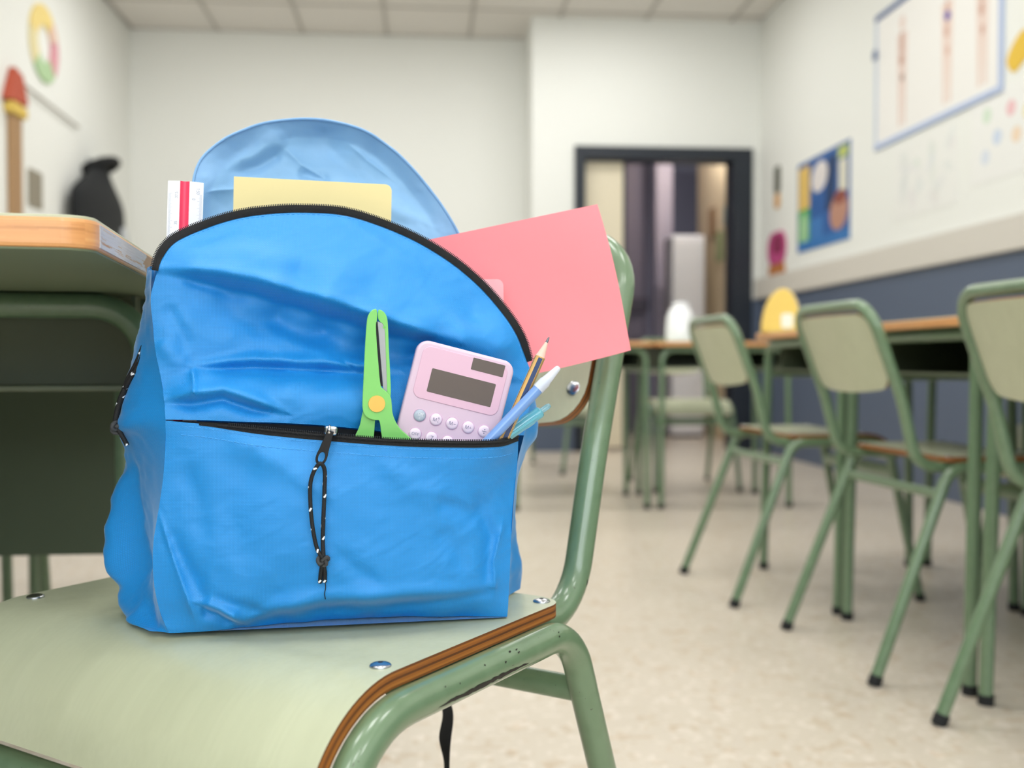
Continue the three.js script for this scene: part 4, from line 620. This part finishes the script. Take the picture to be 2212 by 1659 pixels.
{ // scissors (traced outline units, 0.072 mm each)
  const s = thing('scissors', 'green plastic safety scissors with a yellow pivot standing in the front pocket', 'scissors'), k = 0.072, ox = 325, oy = 1025, gm = phy('#83d070', 0.35, { clearcoat: 0.3 });
  const front = [[326, 128], [327, 240], [314, 262], [320, 400], [340, 640], [358, 855], [382, 882], [425, 918], [460, 958], [468, 1040], [472, 1110], [495, 1185], [545, 1270], [640, 1350], [740, 1460], [770, 1600], [690, 1680], [580, 1640], [470, 1520], [392, 1420], [370, 1330], [354, 1180], [318, 1184], [260, 1173], [214, 1140], [191, 1085], [190, 1000], [204, 700], [215, 450], [229, 250], [240, 192], [268, 148], [298, 129]];
  const back = [[333, 134], [376, 142], [412, 178], [430, 240], [440, 500], [455, 750], [464, 960], [440, 1060], [330, 1100], [312, 1190], [306, 1300], [290, 1450], [220, 1620], [100, 1680], [20, 1600], [40, 1460], [98, 1380], [140, 1310], [170, 1240], [190, 1130], [210, 1060], [420, 1000], [427, 900], [410, 520], [402, 277], [335, 242]];
  part('blade_cover', K(extr(poly(chaikin(front), k, ox, oy), 3.2, 0.45)).translate(0, 0, 0.0001), gm, s); part('blade_cover', K(extr(poly(chaikin(back), k, ox, oy), 3.0, 0.3)).translate(0, 0, -0.0031), gm, s);
  part('blade', K(extr(poly([[330, 246], [404, 272], [414, 500], [430, 930], [388, 892], [362, 600], [340, 330]], k, ox, oy), 0.8, 0.1)).translate(0, 0, -0.0014), std('#aeb2b8', 0.42, { metalness: 0.9 }), s, 'steel blade'); part('blade', K(extr(poly([[315, 258], [333, 246], [345, 400], [384, 866], [360, 858], [338, 620], [318, 400]], k, ox, oy), 0.8, 0.1)).translate(0, 0, -0.0004), std('#33353a', 0.35, { metalness: 0.9 }), s, 'dark steel blade edge');
  part('pivot_cap', K(new THREE.CylinderGeometry(5.6, 5.9, 1.6, 40)).rotateX(Math.PI / 2).translate(0, 0, 0.0036), std('#ebbe5e', 0.45), s, 'round yellow pivot cap');
  part('blade_pin', K(new THREE.CylinderGeometry(0.9, 0.9, 0.6, 16)).rotateX(Math.PI / 2).translate((394 - ox) * k / 1000, (oy - 303) * k / 1000, -0.0004), gm, s);
  place(s, 22, 156.3, 14, 0.1, 0, 0);
}
{ // calculator; x right from its top left corner, y down is negative
  const c = thing('calculator', 'pale pink pocket calculator tilted in the front pocket', 'calculator');
  const pink = phy('#d9bfd3', 0.4, { clearcoat: 0.2 }), pinkP = phy('#dcb5cb', 0.38, { clearcoat: 0.2 }), btn = phy('#e8d6e8', 0.35, { clearcoat: 0.3 }), ink = std('#7d7a96', 0.6), lcd = phy('#5f5450', 0.28, { clearcoat: 0.3 });
  part('body', K(extr(rr(71, 100, 8.5, 0, -100), 9, 2, 4, 12)).translate(0, 0, -0.009), pink, c);
  part('screen_panel', K(extr(rr(62, 37, 6, 4.6, -40.5), 0.9, 0.4, 2, 10)).translate(0, 0, -0.0002), pinkP, c, 'pinker raised display surround');
  part('display', K(extr(rr(46.6, 16.8, 0.8, 13.9, -34.8), 0.3, 0.08)).translate(0, 0, 0.0006), lcd, c, 'brown-grey display window'); part('solar_cell', K(extr(rr(23.5, 8.6, 0.5, 40.3, -12.2), 0.3, 0.08)).translate(0, 0, 0.0006), lcd, c, 'brown-grey solar cell');
  const bg = K(new THREE.LatheGeometry([[0, 1.5], [2.6, 1.45], [3.7, 1.1], [4.2, 0.5], [4.3, 0]].map(([a, b]) => new THREE.Vector2(a, b)), 28)).rotateX(Math.PI / 2), well = K(new THREE.TorusGeometry(4.5, 0.22, 6, 28));
  const rows = [['ON/C', 'MRC', 'M-', 'M+', '÷'], ['OFF', '7', '8', '9', '×'], ['', '', '', '', '']];
  rows.forEach((r, j) => r.forEach((s, i) => {
    const x = 13.6 + i * 11.7, y = -52.3 - j * 13.2, on = s === 'ON/C', b = part('button', bg, on ? phy('#a9b4c4', 0.35, { clearcoat: 0.3 }) : btn, c, on ? 'grey round button' : undefined); b.position.set(x / 1000, y / 1000, 0.0001);
    const w = part('button_ring', well, std('#d9b4d2', 0.5), c); w.position.set(x / 1000, y / 1000, 0.00002);
    const add = (g, m = ink) => part('legend', K(g), m, b), Z = 1.42;
    if (on) { const wh = std('#eef1f5', 0.6); add(text('ON', 1.9, 0.3, 1.35, Z, font, 0, 0.2), wh); add(text('C', 1.6, 0.3, -1.6, Z, font, 0, 0.2), wh); add(new THREE.BoxGeometry(4.2, 0.2, 0.2).translate(0.3, 0, Z + 0.1), wh); }
    else if (s === 'MRC') { add(text('M', 2.6, -0.9, -0.2, Z, font, 0, 0.2)); add(text('R', 1.5, 1.7, 1.1, Z, font, 0, 0.2)); add(text('C', 1.5, 1.7, -1.2, Z, font, 0, 0.2)); }
    else if (s === '÷') { add(merge([new THREE.BoxGeometry(3.2, 0.42, 0.2), new THREE.CylinderGeometry(0.42, 0.42, 0.2, 12).rotateX(Math.PI / 2).translate(0, 1.3, 0), new THREE.CylinderGeometry(0.42, 0.42, 0.2, 12).rotateX(Math.PI / 2).translate(0, -1.3, 0)]).translate(0, 0, Z + 0.1)); }
    else if (s === '×') { add(merge([new THREE.BoxGeometry(3, 0.42, 0.2).rotateZ(0.785), new THREE.BoxGeometry(3, 0.42, 0.2).rotateZ(-0.785)]).translate(0, 0, Z + 0.1)); }
    else if (s === 'M-') { add(text('M', 2.6, -1, 0, Z, font, 0, 0.2)); add(new THREE.BoxGeometry(1.6, 0.36, 0.2).translate(1.7, -0.1, Z + 0.1)); }
    else if (s) add(text(s, s.length > 1 ? (s === 'OFF' ? 2.2 : 2.5) : 3.1, 0, 0, Z, font, 0, 0.2));
  }));
  place(c, 52.1, 201.2, 7, 0.01, 0, -14.3 * DEG);
}
// pens: built along +y from the pocket end, then laid between two bag points
function along(o, a, b) {
  const A = mm(...a), B = mm(...b), y = B.clone().sub(A).normalize(), z = V(0, 0, 1).addScaledVector(y, -y.z).normalize(), x = V(0, 0, 0).crossVectors(y, z);
  const e = new THREE.Matrix4().makeRotationY(bag.rotation.y).setPosition(bag.position); e.multiply(new THREE.Matrix4().makeBasis(x, y, z).setPosition(A)); e.decompose(o.position, o.quaternion, o.scale);
}
const lathe = (pts, n = 28) => K(new THREE.LatheGeometry(pts.map(([r, y]) => new THREE.Vector2(r, y)), n));
{
  const p = thing('pencil', 'sharpened yellow and navy striped pencil standing rightmost-topmost in the front pocket', 'pencil'), L = 98;   // tip at y = L
  const hex = (r, y0, y1) => new THREE.CylinderGeometry(r, r, y1 - y0, 6, 1).rotateY(Math.PI / 6).translate(0, (y0 + y1) / 2, 0);
  part('barrel', K(hex(3.75, 0, L - 15)), phy('#d9ad62', 0.35, { clearcoat: 0.5 }), p); part('stripe', K(merge([0, 2, 4].map((i) => new THREE.BoxGeometry(3.1, L - 16, 0.12).translate(0, (L - 16) / 2, 3.28).rotateY((i * Math.PI) / 3)))), phy('#27406f', 0.3, { clearcoat: 0.6 }), p, 'navy stripe'); part('stripe', K(merge([1, 5, 3].map((i) => new THREE.BoxGeometry(0.35, L - 16, 0.1).translate(-1.2, (L - 16) / 2, 3.28).rotateY((i * Math.PI) / 3)))), std('#3a3a3c', 0.5), p);
  part('sharpened_wood', lathe([[3.55, L - 15.2], [3.1, L - 14], [1.05, L - 4.2], [0, L - 4.2]]), std('#ecc4b4', 0.7), p); part('lead', lathe([[1.05, L - 4.3], [0.75, L - 1.5], [0.4, L], [0, L]]), std('#6f7178', 0.35, { metalness: 0.3 }), p);
  const tip = [142.4, 202, 17], low = [110.7, 130.9, 14.5], d = V(tip[0] - low[0], tip[1] - low[1], tip[2] - low[2]).normalize(); along(p, [tip[0] - d.x * L, tip[1] - d.y * L, tip[2] - d.z * L], tip);
  const b = thing('blue_pen', 'periwinkle blue pen with a frosted white cap leaning right in the front pocket', 'pen'), L2 = 145;
  part('barrel', lathe([[0, 0], [3.4, 0], [3.8, 2], [3.8, L2 - 21], [3.3, L2 - 18], [3.3, L2 - 12], [0, L2 - 12]]), phy('#6e98d6', 0.32, { clearcoat: 0.4 }), b); part('cap', lathe([[4.15, L2 - 21.5], [4.2, L2 - 14.5], [3.6, L2 - 13], [2.2, L2 - 2], [1.9, L2 - 0.6], [1.3, L2], [0, L2]]), phy('#eef3fb', 0.35, { transmission: 0.35, thickness: 0 }), b, 'frosted white cap');
  const t2 = [148, 181, 24], l2 = [97.4, 129, 23], e2 = V(t2[0] - l2[0], t2[1] - l2[1], 1).normalize(); along(b, [t2[0] - e2.x * L2, t2[1] - e2.y * L2, t2[2] - e2.z * L2], t2);
  const t = thing('turquoise_pen', 'see-through turquoise clicker pen lying lowest on the right of the front pocket', 'pen'), L3 = 62, aqua = phy('#86dcec', 0.15, { transmission: 0.45, thickness: 0, clearcoat: 0.5 });
  part('barrel', lathe([[3.6, 0], [4.2, 4], [4.3, L3 - 24], [4.6, L3 - 22], [4.6, L3 - 17], [4.2, L3 - 16], [4.2, L3 - 9.5], [3.4, L3 - 8], [0, L3 - 8]]), aqua, t); part('grip', lathe([[3.2, 6], [3.3, L3 - 26], [0, L3 - 26]]), phy('#38b0cf', 0.3, { transmission: 0.2, thickness: 0 }), t); part('inner_tube', lathe([[0, L3 - 26], [2.5, L3 - 25], [2.6, L3 - 10], [0, L3 - 10]]), std('#3cb9d6', 0.35), t);
  part('clicker', lathe([[2.1, L3 - 9], [2.1, L3 - 2.4], [1.5, L3 - 0.4], [0, L3]]), phy('#bfe6f2', 0.1, { transmission: 0.7, thickness: 0 }), t, 'clear clicker button'); part('clip', K(new RoundedBoxGeometry(2, 26, 1.1, 2, 0.4)).translate(0.0005, (L3 - 26) / 1000, 0.0052), aqua, t);
  const t3 = [145.2, 154.1, 9], l3 = [113, 132, 9], e3 = V(t3[0] - l3[0], t3[1] - l3[1], 0).normalize(); along(t, [t3[0] - e3.x * L3, t3[1] - e3.y * L3, 9], t3);
}
scene.traverse((o) => { if (o.isMesh) o.castShadow = o.receiveShadow = true; });
renderer.render(scene, camera);
